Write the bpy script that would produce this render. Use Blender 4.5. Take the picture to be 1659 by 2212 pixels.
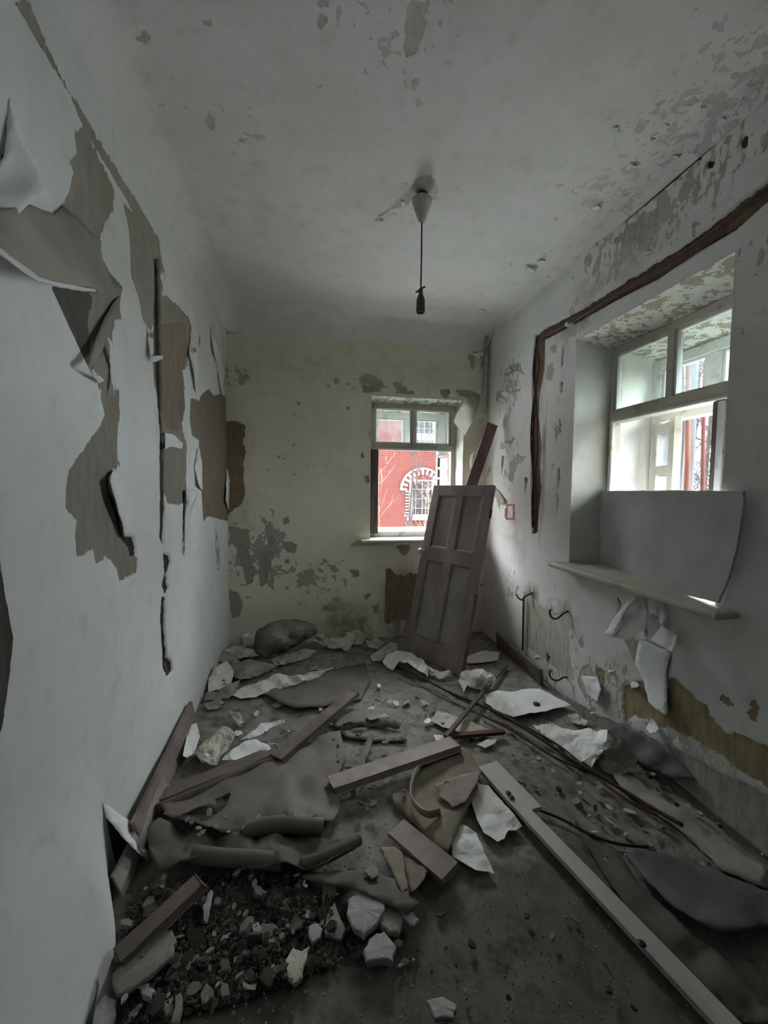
import bpy, bmesh, math, random
import numpy as np
from mathutils import Vector, Matrix, noise as mnoise
from mathutils.geometry import delaunay_2d_cdt
S = bpy.context.scene
for o in list(bpy.data.objects): bpy.data.objects.remove(o)
COL = S.collection
random.seed(7)

# ------------------------------------------------------------------ camera
EYE = 1.5                       # eye height; floor z = 0
YAW, PITCH, ROLL, FOC = 0.18386, 0.05597, 0.00943, 863.87
PW, PH = 1659, 2212
def basis():
    cy, sy, cp, sp = math.cos(YAW), math.sin(YAW), math.cos(PITCH), math.sin(PITCH)
    f = Vector((sy*cp, cy*cp, -sp)); r = Vector((cy, -sy, 0)); u = r.cross(f)
    cr, sr = math.cos(ROLL), math.sin(ROLL)
    return cr*r+sr*u, cr*u-sr*r, f
CR, CU, CF = basis()
cam_d = bpy.data.cameras.new('camera'); cam = bpy.data.objects.new('camera', cam_d); COL.objects.link(cam)
cam.matrix_world = Matrix((( CR.x, CU.x, -CF.x, 0), (CR.y, CU.y, -CF.y, 0), (CR.z, CU.z, -CF.z, EYE), (0, 0, 0, 1)))
cam_d.sensor_fit = 'VERTICAL'; cam_d.sensor_height = 36; cam_d.lens = 36*FOC/PH; cam_d.clip_start = .02; cam_d.clip_end = 300
S.camera = cam

# ------------------------------------------------------------------ world, exposure
SKY = 66.0     # zenith radiance of an overcast sky; a third of it at the horizon
w = bpy.data.worlds.new('overcast_sky'); S.world = w; w.use_nodes = True
nt = w.node_tree; bg = nt.nodes['Background']
bg.inputs[0].default_value = (.93, .97, 1, 1)
_tc = nt.nodes.new('ShaderNodeTexCoord'); _sx = nt.nodes.new('ShaderNodeSeparateXYZ'); nt.links.new(_tc.outputs['Generated'], _sx.inputs[0])
_mr = nt.nodes.new('ShaderNodeMapRange'); nt.links.new(_sx.outputs['Z'], _mr.inputs[0]); _mr.inputs[3].default_value = SKY/3; _mr.inputs[4].default_value = SKY
nt.links.new(_mr.outputs[0], bg.inputs[1])
S.view_settings.view_transform = 'Standard'; S.view_settings.look = 'None'
S.view_settings.gamma = 1; S.view_settings.use_curve_mapping = False
S.view_settings.exposure = -0.2
S.cycles.max_bounces = 8; S.cycles.diffuse_bounces = 6; S.cycles.transparent_max_bounces = 24
S.cycles.caustics_reflective = False; S.cycles.caustics_refractive = False

def portal(name, loc, rot, sx, sy):
    l = bpy.data.lights.new(name, 'AREA'); l.shape = 'RECTANGLE'; l.size = sx; l.size_y = sy
    l.cycles.is_portal = True
    o = bpy.data.objects.new(name, l); o.location = loc; o.rotation_euler = rot; COL.objects.link(o)
portal('window_daylight_portal', (1.08, 4.5, 1.7), (math.pi/2, 0, math.pi), 1.0, 1.5)
portal('window_daylight_portal.001', (2.5, 2.02, 1.7), (math.pi/2, 0, math.pi/2), 1.05, 1.5)

# ------------------------------------------------------------------ room numbers
XL, XR, YB, HC = -.759, 1.821, 3.961, 3.13
YF = -.3
def ray(px, py):
    return CR*((px-PW/2)/FOC) - CU*((py-PH/2)/FOC) + CF
def on(px, py, axis, val):      # where the sight line of a pixel meets an axis plane (world coordinates)
    d = ray(px, py)
    c = val-EYE if axis == 2 else val
    p = d*(c/d[axis]); p.z += EYE
    return p
def fl(px, py, h=0.): return on(px, py, 2, h)

# ------------------------------------------------------------------ materials
def new_mat(name):
    m = bpy.data.materials.new(name); m.use_nodes = True
    n = m.node_tree.nodes; return m, n, m.node_tree.links, n['Principled BSDF']
def mix(n, l, f, a, b, mode='MIX'):
    x = n.new('ShaderNodeMix'); x.data_type = 'RGBA'; x.blend_type = mode
    for s, v in ((x.inputs[0], f), (x.inputs[6], a), (x.inputs[7], b)):
        if hasattr(v, 'is_output'): l.new(v, s)
        elif isinstance(v, (tuple, list)): s.default_value = (*v[:3], 1)
        else: s.default_value = v
    return x.outputs[2]
def mth(n, l, op, *a, clamp=False):
    x = n.new('ShaderNodeMath'); x.operation = op; x.use_clamp = clamp
    for i, v in enumerate(a):
        if hasattr(v, 'is_output'): l.new(v, x.inputs[i])
        else: x.inputs[i].default_value = v
    return x.outputs[0]
def smooth(n, l, v, lo, hi):
    x = n.new('ShaderNodeMapRange'); x.interpolation_type = 'SMOOTHSTEP'
    l.new(v, x.inputs[0]); x.inputs[1].default_value = lo; x.inputs[2].default_value = hi
    return x.outputs[0]
def noise(n, l, co, scale, detail=4, rough=.55, sc=None, dist=0):
    if sc:
        mp = n.new('ShaderNodeMapping'); l.new(co, mp.inputs[0]); mp.inputs[3].default_value = sc; co = mp.outputs[0]
    x = n.new('ShaderNodeTexNoise'); l.new(co, x.inputs['Vector'])
    x.inputs['Scale'].default_value = scale; x.inputs['Detail'].default_value = detail
    x.inputs['Roughness'].default_value = rough; x.inputs['Distortion'].default_value = dist
    return x.outputs[0]
def objco(n): return n.new('ShaderNodeTexCoord').outputs['Object']
def bump(n, l, h, strength, dist, bs):
    b = n.new('ShaderNodeBump'); b.inputs['Strength'].default_value = strength; b.inputs['Distance'].default_value = dist
    l.new(h, b.inputs['Height']); l.new(b.outputs[0], bs.inputs['Normal'])

def simple(name, c1, c2=None, scale=8, rough=.85, sc=None, bmp=.25, bscale=40, spec=.25, lo=.35, hi=.65, metal=0):
    m, n, l, bs = new_mat(name); co = objco(n)
    c2 = c2 or tuple(x*.6 for x in c1)
    f = smooth(n, l, noise(n, l, co, scale, 6, .6, sc), lo, hi)
    l.new(mix(n, l, f, c1, c2), bs.inputs['Base Color'])
    bs.inputs['Roughness'].default_value = rough; bs.inputs['Specular IOR Level'].default_value = spec; bs.inputs['Metallic'].default_value = metal
    bump(n, l, noise(n, l, co, bscale, 4, .6, sc), bmp, .01, bs)
    return m

def wall_mat(name, paint, layers, chips=None, grime=(.55, .53, .46), bumpd=.004):
    """layers: (attribute, colour a, colour b, edge noise amplitude, noise scale, streak)"""
    m, n, l, bs = new_mat(name); co = n.new('ShaderNodeNewGeometry').outputs['Position']
    def attr(a):
        x = n.new('ShaderNodeAttribute'); x.attribute_name = a; return x.outputs['Fac']
    big = noise(n, l, co, 1.6, 5, .6); mid = noise(n, l, co, 9, 6, .6)
    col = mix(n, l, smooth(n, l, big, .3, .75), paint, tuple(p*g for p, g in zip(paint, (.86, .86, .83))))
    col = mix(n, l, mth(n, l, 'MULTIPLY', smooth(n, l, mid, .52, .8), .35), col, tuple(p*g for p, g in zip(paint, grime)))
    streak = noise(n, l, co, 5, 5, .6, (4, 4, .5))
    col = mix(n, l, mth(n, l, 'MULTIPLY', smooth(n, l, streak, .5, .8), .3), col, tuple(p*.72 for p in paint))
    damp = attr('damp')
    col = mix(n, l, mth(n, l, 'MULTIPLY', damp, smooth(n, l, mid, .2, .75), clamp=True), col, (.20, .185, .12))
    rust = attr('rust')
    col = mix(n, l, mth(n, l, 'MULTIPLY', rust, smooth(n, l, streak, .25, .6), clamp=True), col, (.14, .07, .03))
    hgt = mth(n, l, 'MULTIPLY', noise(n, l, co, 26, 5, .6), .35)
    if chips:
        ca, cb, sc_, st = chips
        for k, (scl, thr) in enumerate(((sc_, .0), (sc_*2.6, .02))):
            nz = noise(n, l, co, scl, 5, .55, st, .4)
            v = mth(n, l, 'ADD', nz, mth(n, l, 'MULTIPLY', attr('chip'), .42))
            f = smooth(n, l, v, .80+thr, .815+thr)
            col = mix(n, l, f, col, mix(n, l, mid, ca, cb))
            hgt = mth(n, l, 'SUBTRACT', hgt, mth(n, l, 'MULTIPLY', f, .8))
    for a, ca, cb, amp, scl, st in layers:
        nz = noise(n, l, co, scl, 6, .65, st)
        v = mth(n, l, 'ADD', attr(a), mth(n, l, 'MULTIPLY', mth(n, l, 'SUBTRACT', nz, .5), amp))
        f = smooth(n, l, v, -.0012, .0012)
        tone = smooth(n, l, noise(n, l, co, 14, 6, .65, (2, 2, .55)), .3, .72)
        col = mix(n, l, f, col, mix(n, l, tone, ca, cb))
        hgt = mth(n, l, 'SUBTRACT', hgt, mth(n, l, 'MULTIPLY', f, 1.0))
    l.new(col, bs.inputs['Base Color'])
    bs.inputs['Roughness'].default_value = .9; bs.inputs['Specular IOR Level'].default_value = .2
    bump(n, l, hgt, .8, bumpd, bs)
    return m

PAINT = (.62, .64, .625)
M = {}
M['wall_left'] = wall_mat('wall_left_paper', (.79, .81, .80), [
    ('dark', (.07, .066, .055), (.10, .095, .08), .008, 30, None),  # shade of hollows behind loose paper, painted in; also a black chip
    ('peel', (.285, .27, .23), (.225, .21, .175), .05, 22, (1.8, 1.8, .4)),
    ('peelb', (.245, .205, .165), (.185, .155, .12), .045, 22, (1.8, 1.8, .4)),
    ('chase', (.10, .085, .07), (.05, .042, .035), .012, 22, None)],
    chips=((.3, .285, .25), (.2, .19, .16), 5, (1.5, 1.5, .5)))
M['wall_back'] = wall_mat('wall_back_paint', (.83, .80, .67), [
    ('peel', (.37, .375, .30), (.27, .28, .225), .06, 14, None),
    ('peelb', (.28, .215, .145), (.17, .125, .085), .10, 14, (1, 1, .35))],
    chips=((.42, .43, .36), (.31, .32, .27), 7, None))
M['wall_right'] = wall_mat('wall_right_paint', (.77, .775, .77), [
    ('peel', (.52, .50, .44), (.34, .32, .26), .05, 14, (1.4, 1.4, .6)),
    ('ochre', (.38, .30, .16), (.20, .18, .125), .13, 9, None),
    ('peelb', (.40, .40, .37), (.25, .25, .225), .10, 12, None),
    ('chase', (.15, .105, .07), (.065, .045, .03), .025, 24, None)],
    chips=((.48, .47, .42), (.30, .29, .25), 9, (1.2, 1.2, .7)))
M['ceiling'] = wall_mat('ceiling_whitewash', (.82, .82, .81), [
    ('peel', (.56, .56, .53), (.42, .42, .395), .07, 12, None)],
    chips=((.64, .635, .61), (.50, .49, .47), 13, None))
M['reveal'] = wall_mat('window_reveal_paint', (.62, .63, .59), [
    ('peel', (.33, .32, .26), (.22, .21, .17), .03, 12, None)],
    chips=((.36, .35, .27), (.2, .19, .14), 9, None))

def floor_mat():
    m, n, l, bs = new_mat('dusty_worn_floor'); co = objco(n)
    a = smooth(n, l, noise(n, l, co, 2.2, 6, .6), .3, .7)
    col = mix(n, l, a, (.21, .20, .175), (.32, .31, .275))
    b = smooth(n, l, noise(n, l, co, 11, 7, .68), .42, .7)
    col = mix(n, l, b, col, (.11, .10, .083))
    c = smooth(n, l, noise(n, l, co, 46, 3, .6), .63, .7)
    col = mix(n, l, mth(n, l, 'MULTIPLY', c, .7), col, (.42, .40, .365))
    d = smooth(n, l, noise(n, l, co, 6, 2, .5), .68, .74)
    col = mix(n, l, mth(n, l, 'MULTIPLY', d, .5), col, (.13, .115, .05))
    at = n.new('ShaderNodeAttribute'); at.attribute_name = 'dirt'  # nearer floor darkened in the colour, standing in for light falling off
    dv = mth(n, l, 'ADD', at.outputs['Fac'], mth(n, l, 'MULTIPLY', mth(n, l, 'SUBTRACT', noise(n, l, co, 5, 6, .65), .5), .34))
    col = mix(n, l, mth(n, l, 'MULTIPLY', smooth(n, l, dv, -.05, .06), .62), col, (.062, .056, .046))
    l.new(col, bs.inputs['Base Color']); bs.inputs['Roughness'].default_value = .85; bs.inputs['Specular IOR Level'].default_value = .2
    bump(n, l, noise(n, l, co, 60, 6, .7), .5, .006, bs)
    return m
M['floor'] = floor_mat()
M['frame'] = simple('old_cream_frame_paint', (.50, .48, .41), (.30, .27, .21), 7, .6, bmp=.3, bscale=50, lo=.5, hi=.75)
M['frame_white'] = simple('flaking_white_frame_paint', (.66, .67, .65), (.38, .36, .31), 9, .6, lo=.52, hi=.72)
M['frame_dark'] = simple('bare_dark_frame_wood', (.055, .042, .035), (.11, .09, .075), 9, .8, (1, 1, .2))
M['sill'] = simple('cream_sill_paint', (.56, .54, .46), (.33, .30, .23), 6, .55, lo=.5, hi=.75)
M['door'] = simple('maroon_brown_door_paint', (.25, .19, .19), (.35, .32, .305), 5, .55, (1, 1, .3), bmp=.2, lo=.4, hi=.75, spec=.35)
M['door_panel'] = simple('dusty_door_panel_paint', (.27, .215, .20), (.37, .345, .325), 4, .6, (1, 1, .4), bmp=.2, spec=.3)
M['door_raw'] = simple('bare_orange_brown_wood', (.32, .17, .09), (.18, .09, .055), 9, .8, (1, 1, .15))
M['bead'] = simple('worn_moulding_edge', (.62, .54, .52), (.30, .22, .21), 12, .5, lo=.45, hi=.7)  # pale tone stands for the highlight on the door mouldings
M['brown_plank'] = simple('maroon_plank_paint', (.24, .145, .135), (.15, .10, .09), 8, .6, (1, 1, .3))
M['chrome'] = simple('old_chrome', (.75, .77, .73), (.5, .52, .48), 20, .25, metal=.25, bmp=.05)
M['board'] = simple('grey_fibre_board', (.55, .565, .58), (.45, .46, .475), 3, .9, bmp=.15, bscale=60)
M['grey_wood'] = simple('pale_grey_wood', (.55, .54, .505), (.40, .39, .36), 5, .8, (1, .18, 1), bmp=.4, bscale=14)
M['white_wood'] = simple('whitewashed_wood', (.50, .51, .49), (.40, .40, .38), 6, .8, (3, .5, 3), bmp=.3, bscale=20)
M['plank'] = simple('faded_brown_board', (.40, .345, .305), (.28, .235, .205), 6, .8, (1, 1, 1), bmp=.3, bscale=18)
M['plank_dark'] = simple('dark_brown_board', (.19, .155, .135), (.12, .098, .085), 7, .8, bmp=.3)
M['plank_red'] = simple('reddish_brown_board', (.29, .235, .21), (.2, .165, .15), 5, .8, bmp=.2)
M['red_wood'] = simple('brick_red_wood', (.16, .06, .045), (.09, .04, .03), 9, .7)
M['lino'] = simple('brown_linoleum', (.19, .168, .15), (.14, .12, .107), 4, .7, bmp=.2, bscale=14)
M['lino_dark'] = simple('dark_linoleum_back', (.14, .12, .104), (.095, .08, .07), 5, .85, bmp=.3, bscale=20)
M['lino_grey'] = simple('grey_linoleum', (.145, .14, .142), (.10, .096, .098), 4, .7, bmp=.2, bscale=20)
M['card'] = simple('mossy_cardboard', (.25, .225, .16), (.16, .14, .105), 5, .9, bmp=.25)
M['paper'] = simple('dirty_white_paper', (.78, .78, .74), (.58, .57, .52), 6, .85, bmp=.2, bscale=14, lo=.5, hi=.8)
M['paper_clean'] = simple('white_paper', (.86, .87, .85), (.72, .72, .69), 5, .8, bmp=.15, bscale=12, lo=.5, hi=.8)
M['paper_cream'] = simple('yellowed_paper', (.60, .575, .49), (.42, .40, .33), 7, .9, bmp=.3, bscale=20)
M['paper_grey'] = simple('grey_wallpaper_back', (.28, .268, .235), (.22, .208, .175), 5, .9, (1, 1, .5), bmp=.2)
M['paper_dust'] = simple('dusty_grey_paper', (.40, .38, .335), (.27, .255, .22), 6, .9, bmp=.3)
M['wallpaper'] = simple('pale_wallpaper', (.79, .81, .80), (.68, .69, .675), 3, .85, bmp=.1, bscale=20, lo=.4, hi=.8)
M['plaster'] = simple('white_plaster_chunk', (.42, .415, .40), (.34, .33, .31), 8, .9, bmp=.4, bscale=30)
M['plaster_grey'] = simple('grey_plaster_chunk', (.30, .29, .265), (.2, .19, .17), 8, .95, bmp=.5, bscale=30)
M['plaster_dark'] = simple('dark_rubble', (.11, .10, .085), (.06, .052, .043), 9, .95, bmp=.5, bscale=40)
M['black'] = simple('black_bakelite', (.012, .012, .012), (.02, .02, .02), 9, .35, bmp=.05, spec=.5)
M['cord'] = simple('dark_fabric_cord', (.03, .022, .02), (.05, .03, .025), 60, .8)
M['cable'] = simple('dark_brown_cable', (.075, .05, .035), (.045, .032, .025), 30, .7)
M['rust'] = simple('rusty_steel', (.12, .055, .03), (.07, .04, .028), 30, .8)
M['canopy'] = simple('old_white_plastic', (.60, .59, .56), (.47, .45, .41), 8, .5, bmp=.1)
M['redpaint'] = simple('faded_red_paint', (.36, .12, .065), (.5, .35, .28), 40, .8, lo=.45, hi=.75)
M['wax'] = simple('creased_white_paper', (.74, .74, .71), (.62, .62, .58), 5, .6, bmp=.2, bscale=20)
def translucent(key, fac, col):
    m = M[key]; n, l = m.node_tree.nodes, m.node_tree.links; out = n['Material Output']; bs = n['Principled BSDF']
    t = n.new('ShaderNodeBsdfTranslucent'); t.inputs[0].default_value = (*col, 1)
    x = n.new('ShaderNodeMixShader'); x.inputs[0].default_value = fac
    l.new(bs.outputs[0], x.inputs[1]); l.new(t.outputs[0], x.inputs[2]); l.new(x.outputs[0], out.inputs[0])
translucent('wax', .65, (.85, .85, .8))
M['bark'] = simple('grey_bark', (.030, .031, .035), (.02, .021, .023), 9, .9, (1, 1, .3))
M['bark_orange'] = simple('orange_bark', (.075, .026, .013), (.045, .018, .010), 7, .9, (1, 1, .3))
M['bark_red'] = simple('reddish_bark', (.055, .015, .012), (.033, .011, .009), 7, .9, (1, 1, .3))
M['twig'] = simple('pale_twig_bark', (.09, .06, .05), (.06, .04, .033), 9, .9)
M['twig_dark'] = simple('dark_twig_bark', (.016, .012, .011), (.01, .008, .008), 9, .9)
M['stone_white'] = simple('white_stucco', (.07, .066, .066), (.05, .047, .047), 3, .9)
M['ground'] = simple('pale_trodden_snow', (.86, .87, .88), (.74, .74, .74), .6, .9)
M['ground_grove'] = simple('wet_leaf_ground', (.10, .095, .085), (.06, .055, .048), .6, .9)
M['dark_glass'] = simple('dark_window_glass', (.009, .0075, .0075), (.013, .011, .011), 1, .6, spec=.05, bmp=0)
M['red_cloth'] = simple('red_cloth', (.25, .035, .025), (.18, .03, .02), 5, .8)
def brick_mat():
    m, n, l, bs = new_mat('red_brickwork'); co = objco(n)
    mp = n.new('ShaderNodeMapping'); l.new(co, mp.inputs[0]); mp.inputs[2].default_value = (math.pi/2, 0, 0)
    b = n.new('ShaderNodeTexBrick'); l.new(mp.outputs[0], b.inputs['Vector'])
    b.inputs['Color1'].default_value = (.031, .0070, .0054, 1); b.inputs['Color2'].default_value = (.027, .0058, .0044, 1); b.inputs['Mortar'].default_value = (.040, .0150, .0120, 1)
    b.inputs['Scale'].default_value = 1; b.inputs['Mortar Size'].default_value = .008; b.inputs['Brick Width'].default_value = .26; b.inputs['Row Height'].default_value = .077
    l.new(b.outputs[0], bs.inputs['Base Color']); bs.inputs['Roughness'].default_value = .9; bs.inputs['Specular IOR Level'].default_value = .15
    return m
M['brick'] = brick_mat()
M['brick_piece'] = simple('red_brick_piece', (.033, .0072, .0055), (.027, .0056, .0043), 4, .9)
def glass_mat(name, haze, tint):
    m, n, l, bs = new_mat(name); out = n['Material Output']
    t = n.new('ShaderNodeBsdfTransparent'); t.inputs[0].default_value = (*tint, 1)
    g = n.new('ShaderNodeBsdfGlossy'); g.inputs['Roughness'].default_value = .03
    d = n.new('ShaderNodeBsdfTranslucent'); d.inputs[0].default_value = (.75, .8, .8, 1)
    d2 = n.new('ShaderNodeBsdfDiffuse'); d2.inputs[0].default_value = (.6, .62, .6, 1)
    ad = n.new('ShaderNodeMixShader'); ad.inputs[0].default_value = .5; l.new(d.outputs[0], ad.inputs[1]); l.new(d2.outputs[0], ad.inputs[2])
    fr = n.new('ShaderNodeFresnel'); fr.inputs[0].default_value = 1.2
    m1 = n.new('ShaderNodeMixShader'); l.new(fr.outputs[0], m1.inputs[0]); l.new(t.outputs[0], m1.inputs[1]); l.new(g.outputs[0], m1.inputs[2])
    m2 = n.new('ShaderNodeMixShader'); l.new(m1.outputs[0], m2.inputs[1]); l.new(ad.outputs[0], m2.inputs[2])
    co = objco(n); f = smooth(n, l, noise(n, l, co, 6, 5, .6), .2, .8)
    l.new(mth(n, l, 'MULTIPLY', f, haze), m2.inputs[0])
    l.new(m2.outputs[0], out.inputs[0]); return m
M['glass'] = glass_mat('dusty_window_glass', .055, (.93, .97, .97))
M['glass_dirty'] = glass_mat('grimy_window_glass', .12, (.86, .86, .92))

# ------------------------------------------------------------------ object helpers
def put(name, verts, faces, m, parent=None, smooth_=False, **props):
    me = bpy.data.meshes.new(name); me.from_pydata([tuple(v) for v in verts], [], faces); me.update()
    return link(name, me, m, parent, smooth_, **props)
def link(name, me, m, parent=None, smooth_=False, **props):
    o = bpy.data.objects.new(name, me); COL.objects.link(o)
    if m is not None and not me.materials: me.materials.append(m if not isinstance(m, str) else M[m])
    if smooth_: me.polygons.foreach_set('use_smooth', [True]*len(me.polygons))
    if parent is not None: o.parent = parent
    for k, v in props.items(): o[k] = v
    return o
def frombm(name, bm, m, parent=None, smooth_=False, **props):
    bmesh.ops.recalc_face_normals(bm, faces=bm.faces)
    me = bpy.data.meshes.new(name); bm.to_mesh(me); bm.free()
    return link(name, me, m, parent, smooth_, **props)
def empty(name, loc, label, cat, group=None):
    o = bpy.data.objects.new(name, None); o.location = loc; o.empty_display_size = .1; COL.objects.link(o)
    tag(o, label, cat, group); return o
def tag(o, label, cat, group=None, kind=None):
    o['label'] = label; o['category'] = cat
    if group: o['group'] = group
    if kind: o['kind'] = kind
    return o
def box_bm(bm, lo, hi, bev=.003, M4=None):
    g = bmesh.new(); bmesh.ops.create_cube(g, size=1)
    for v in g.verts: v.co = Vector([lo[i]+(hi[i]-lo[i])*(v.co[i]+.5) for i in range(3)])
    if bev: bmesh.ops.bevel(g, geom=g.edges[:], offset=bev, segments=1, affect='EDGES')
    if M4 is not None: g.transform(M4)
    me = bpy.data.meshes.new('t'); g.to_mesh(me); g.free(); bm.from_mesh(me); bpy.data.meshes.remove(me)
def box(name, lo, hi, m, parent=None, bev=.003, M4=None, **props):
    bm = bmesh.new(); box_bm(bm, [min(a, b) for a, b in zip(lo, hi)], [max(a, b) for a, b in zip(lo, hi)], bev, M4)
    return frombm(name, bm, m, parent, **props)
def tube_data(pts, rad, sides=6):
    pts = [Vector(p) for p in pts]; V = []; F = []
    for i, p in enumerate(pts):
        t = (pts[min(i+1, len(pts)-1)]-pts[max(i-1, 0)]).normalized()
        a = t.cross(Vector((.31, .17, .93)));
        if a.length < .05: a = t.cross(Vector((1, 0, 0)))
        a.normalize(); b = t.cross(a)
        r = rad[i] if hasattr(rad, '__len__') else rad
        for k in range(sides):
            g = 2*math.pi*k/sides; V.append(p+a*(math.cos(g)*r)+b*(math.sin(g)*r))
    for i in range(len(pts)-1):
        for k in range(sides):
            k2 = (k+1) % sides; F.append((i*sides+k, i*sides+k2, (i+1)*sides+k2, (i+1)*sides+k))
    F.append(tuple(range(sides))[::-1]); F.append(tuple((len(pts)-1)*sides+k for k in range(sides)))
    return V, F
def tube(name, pts, rad, m, parent=None, sides=6, **props):
    V, F = tube_data(pts, rad, sides); return put(name, V, F, m, parent, True, **props)
def lathe(name, prof, m, parent=None, seg=20, loc=(0, 0, 0)):
    V = []; F = []
    for r, z in prof:
        for k in range(seg):
            g = 2*math.pi*k/seg; V.append((loc[0]+r*math.cos(g), loc[1]+r*math.sin(g), loc[2]+z))
    for i in range(len(prof)-1):
        for k in range(seg):
            k2 = (k+1) % seg; F.append((i*seg+k, i*seg+k2, (i+1)*seg+k2, (i+1)*seg+k))
    F.append(tuple(range(seg))[::-1]); F.append(tuple((len(prof)-1)*seg+k for k in range(seg)))
    return put(name, V, F, m, parent, True)
def spline(pts, n=6):
    P = [Vector(p) for p in pts]; out = []
    for i in range(len(P)-1):
        a, b, c, d = P[max(i-1, 0)], P[i], P[i+1], P[min(i+2, len(P)-1)]
        for k in range(n):
            t = k/n
            out.append(.5*((2*b)+(c-a)*t+(2*a-5*b+4*c-d)*t*t+(3*b-a-3*c+d)*t**3))
    out.append(P[-1]); return out

# -- torn sheets: outline traced in the picture, every corner with its own distance from the surface it lies on
def sheet(name, pts, m, base=('z', 0.), thick=.002, step=None, jag=.12, wav=.004, wfreq=9, inner=(), parent=None, seed=0, fold=None, crease=None):
    rnd = random.Random(seed*31+len(pts)*7+int(pts[0][0]))
    ax, val = base; sgn = {'L': (0, XL, 1), 'R': (0, XR, -1), 'B': (1, YB, -1), 'z': (2, 0, 1), 'C': (2, HC, -1)}[ax]
    axis, plane, s = sgn
    P = [(p[0], p[1], (p[2] if len(p) > 2 else .006)+val) for p in pts]
    xs = [p[0] for p in P]; ys = [p[1] for p in P]
    size = max(max(xs)-min(xs), max(ys)-min(ys)); step = step or max(3.5, size/16)
    out = []
    for i, p in enumerate(P):
        q = P[(i+1) % len(P)]; L = math.hypot(q[0]-p[0], q[1]-p[1]); k = max(1, int(L/step))
        for j in range(k):
            t = j/k; e = 0 if j == 0 else rnd.uniform(-1, 1)*jag*step
            out.append((p[0]+(q[0]-p[0])*t-(q[1]-p[1])/L*e, p[1]+(q[1]-p[1])*t+(q[0]-p[0])/L*e, p[2]+(q[2]-p[2])*t))
    n0 = len(out); ctrl = [*P, *[(a, b, c+val) for a, b, c in inner]]
    V2 = [Vector((p[0], p[1])) for p in out]; off = [p[2] for p in out]
    def ins(x, y):
        r = False
        for i in range(n0):
            a, b = out[i], out[i-1]
            if (a[1] > y) != (b[1] > y) and x < (b[0]-a[0])*(y-a[1])/(b[1]-a[1])+a[0]: r = not r
        return r
    y = min(ys)+step*.5; row = 0
    while y < max(ys):
        x = min(xs)+step*(.25+.5*(row % 2))
        while x < max(xs):
            jx, jy = x+rnd.uniform(-.15, .15)*step, y+rnd.uniform(-.15, .15)*step
            if ins(jx, jy) and min((jx-p[0])**2+(jy-p[1])**2 for p in out) > (.45*step)**2:
                sw = so = 0
                for c in ctrl:
                    ww = 1/((jx-c[0])**2+(jy-c[1])**2+4)**1.3; sw += ww; so += ww*c[2]
                V2.append(Vector((jx, jy))); off.append(so/sw)
            x += step
        y += step*.87; row += 1
    r = delaunay_2d_cdt(V2, [], [list(range(n0))], 1, 1e-4)
    vv, ff, orig = r[0], r[2], r[3]
    top = []; bad = []
    for i, v in enumerate(vv):
        oo = orig[i]
        h = off[oo[0]] if oo else val+.006
        p = on(v.x, v.y, axis, plane+s*h)
        nz = mnoise.noise(Vector((p.x*wfreq+seed*3.1, p.y*wfreq, p.z*wfreq)))+.5*mnoise.noise(Vector((p.x*wfreq*2.3, p.y*wfreq*2.3+seed, p.z*wfreq*2.3)))
        if crease: nz = .5*nz+1.3*abs(mnoise.noise(Vector((p.x*wfreq*1.3+seed, p.y*wfreq*1.3, p.z*wfreq+5))))-.35+.5*abs(mnoise.noise(Vector((p.x*wfreq*3, p.y*wfreq*3+seed, 2))))
        d = [0, 0, 0]; d[axis] = s*wav*nz*min(1., .25+h/.03)
        if fold: d[axis] += s*fold*math.sin(v.x*.21+v.y*.13+seed)*.5
        p = p+Vector(d)
        if axis == 2 and s > 0: p.z = max(p.z, val+.0015+thick)
        top.append(p)
    k = len(top); dv = [0, 0, 0]; dv[axis] = -s*thick
    V = top+[p+Vector(dv) for p in top]
    F = []
    ec = {}
    for f in ff:
        f = tuple(f); F.append(f); F.append(tuple(i+k for i in f[::-1]))
        for i in range(len(f)):
            a, b = f[i], f[(i+1) % len(f)]; ec[(a, b)] = 1
    for (a, b) in ec:
        if (b, a) not in ec: F.append((b, a, a+k, b+k))
    bm = bmesh.new(); me = bpy.data.meshes.new(name); me.from_pydata(V, [], F); bm.from_mesh(me); bpy.data.meshes.remove(me)
    return frombm(name, bm, m, parent, crease != True)
def dsheet(name, label, cat, pts, m, group=None, **kw):
    if 'paper' in name: kw.setdefault('crease', True)
    return tag(sheet(name, pts, m, **kw), label, cat, group)

# -- dense wall sheets with traced worn areas
def sdf(P, poly):
    poly = np.asarray(poly, float); out = np.full(len(P), -.12)
    lo, hi = poly.min(0)-.12, poly.max(0)+.12
    idx = np.where((P >= lo).all(1) & (P <= hi).all(1))[0]
    if not len(idx): return out
    Q = P[idx]; d2 = np.full(len(Q), 1e9); ins = np.zeros(len(Q), bool)
    for i in range(len(poly)):
        a, b = poly[i], poly[i-1]; e = b-a; ww = Q-a
        t = np.clip((ww@e)/max(e@e, 1e-12), 0, 1); dd = ww-t[:, None]*e
        d2 = np.minimum(d2, (dd**2).sum(1))
        c = (a[1] > Q[:, 1]) != (b[1] > Q[:, 1])
        with np.errstate(divide='ignore', invalid='ignore'):
            x = (b[0]-a[0])*(Q[:, 1]-a[1])/(b[1]-a[1])+a[0]
        ins ^= c & (Q[:, 0] < x)
    out[idx] = np.clip(np.where(ins, 1, -1)*np.sqrt(d2), -.12, .12); return out
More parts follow.
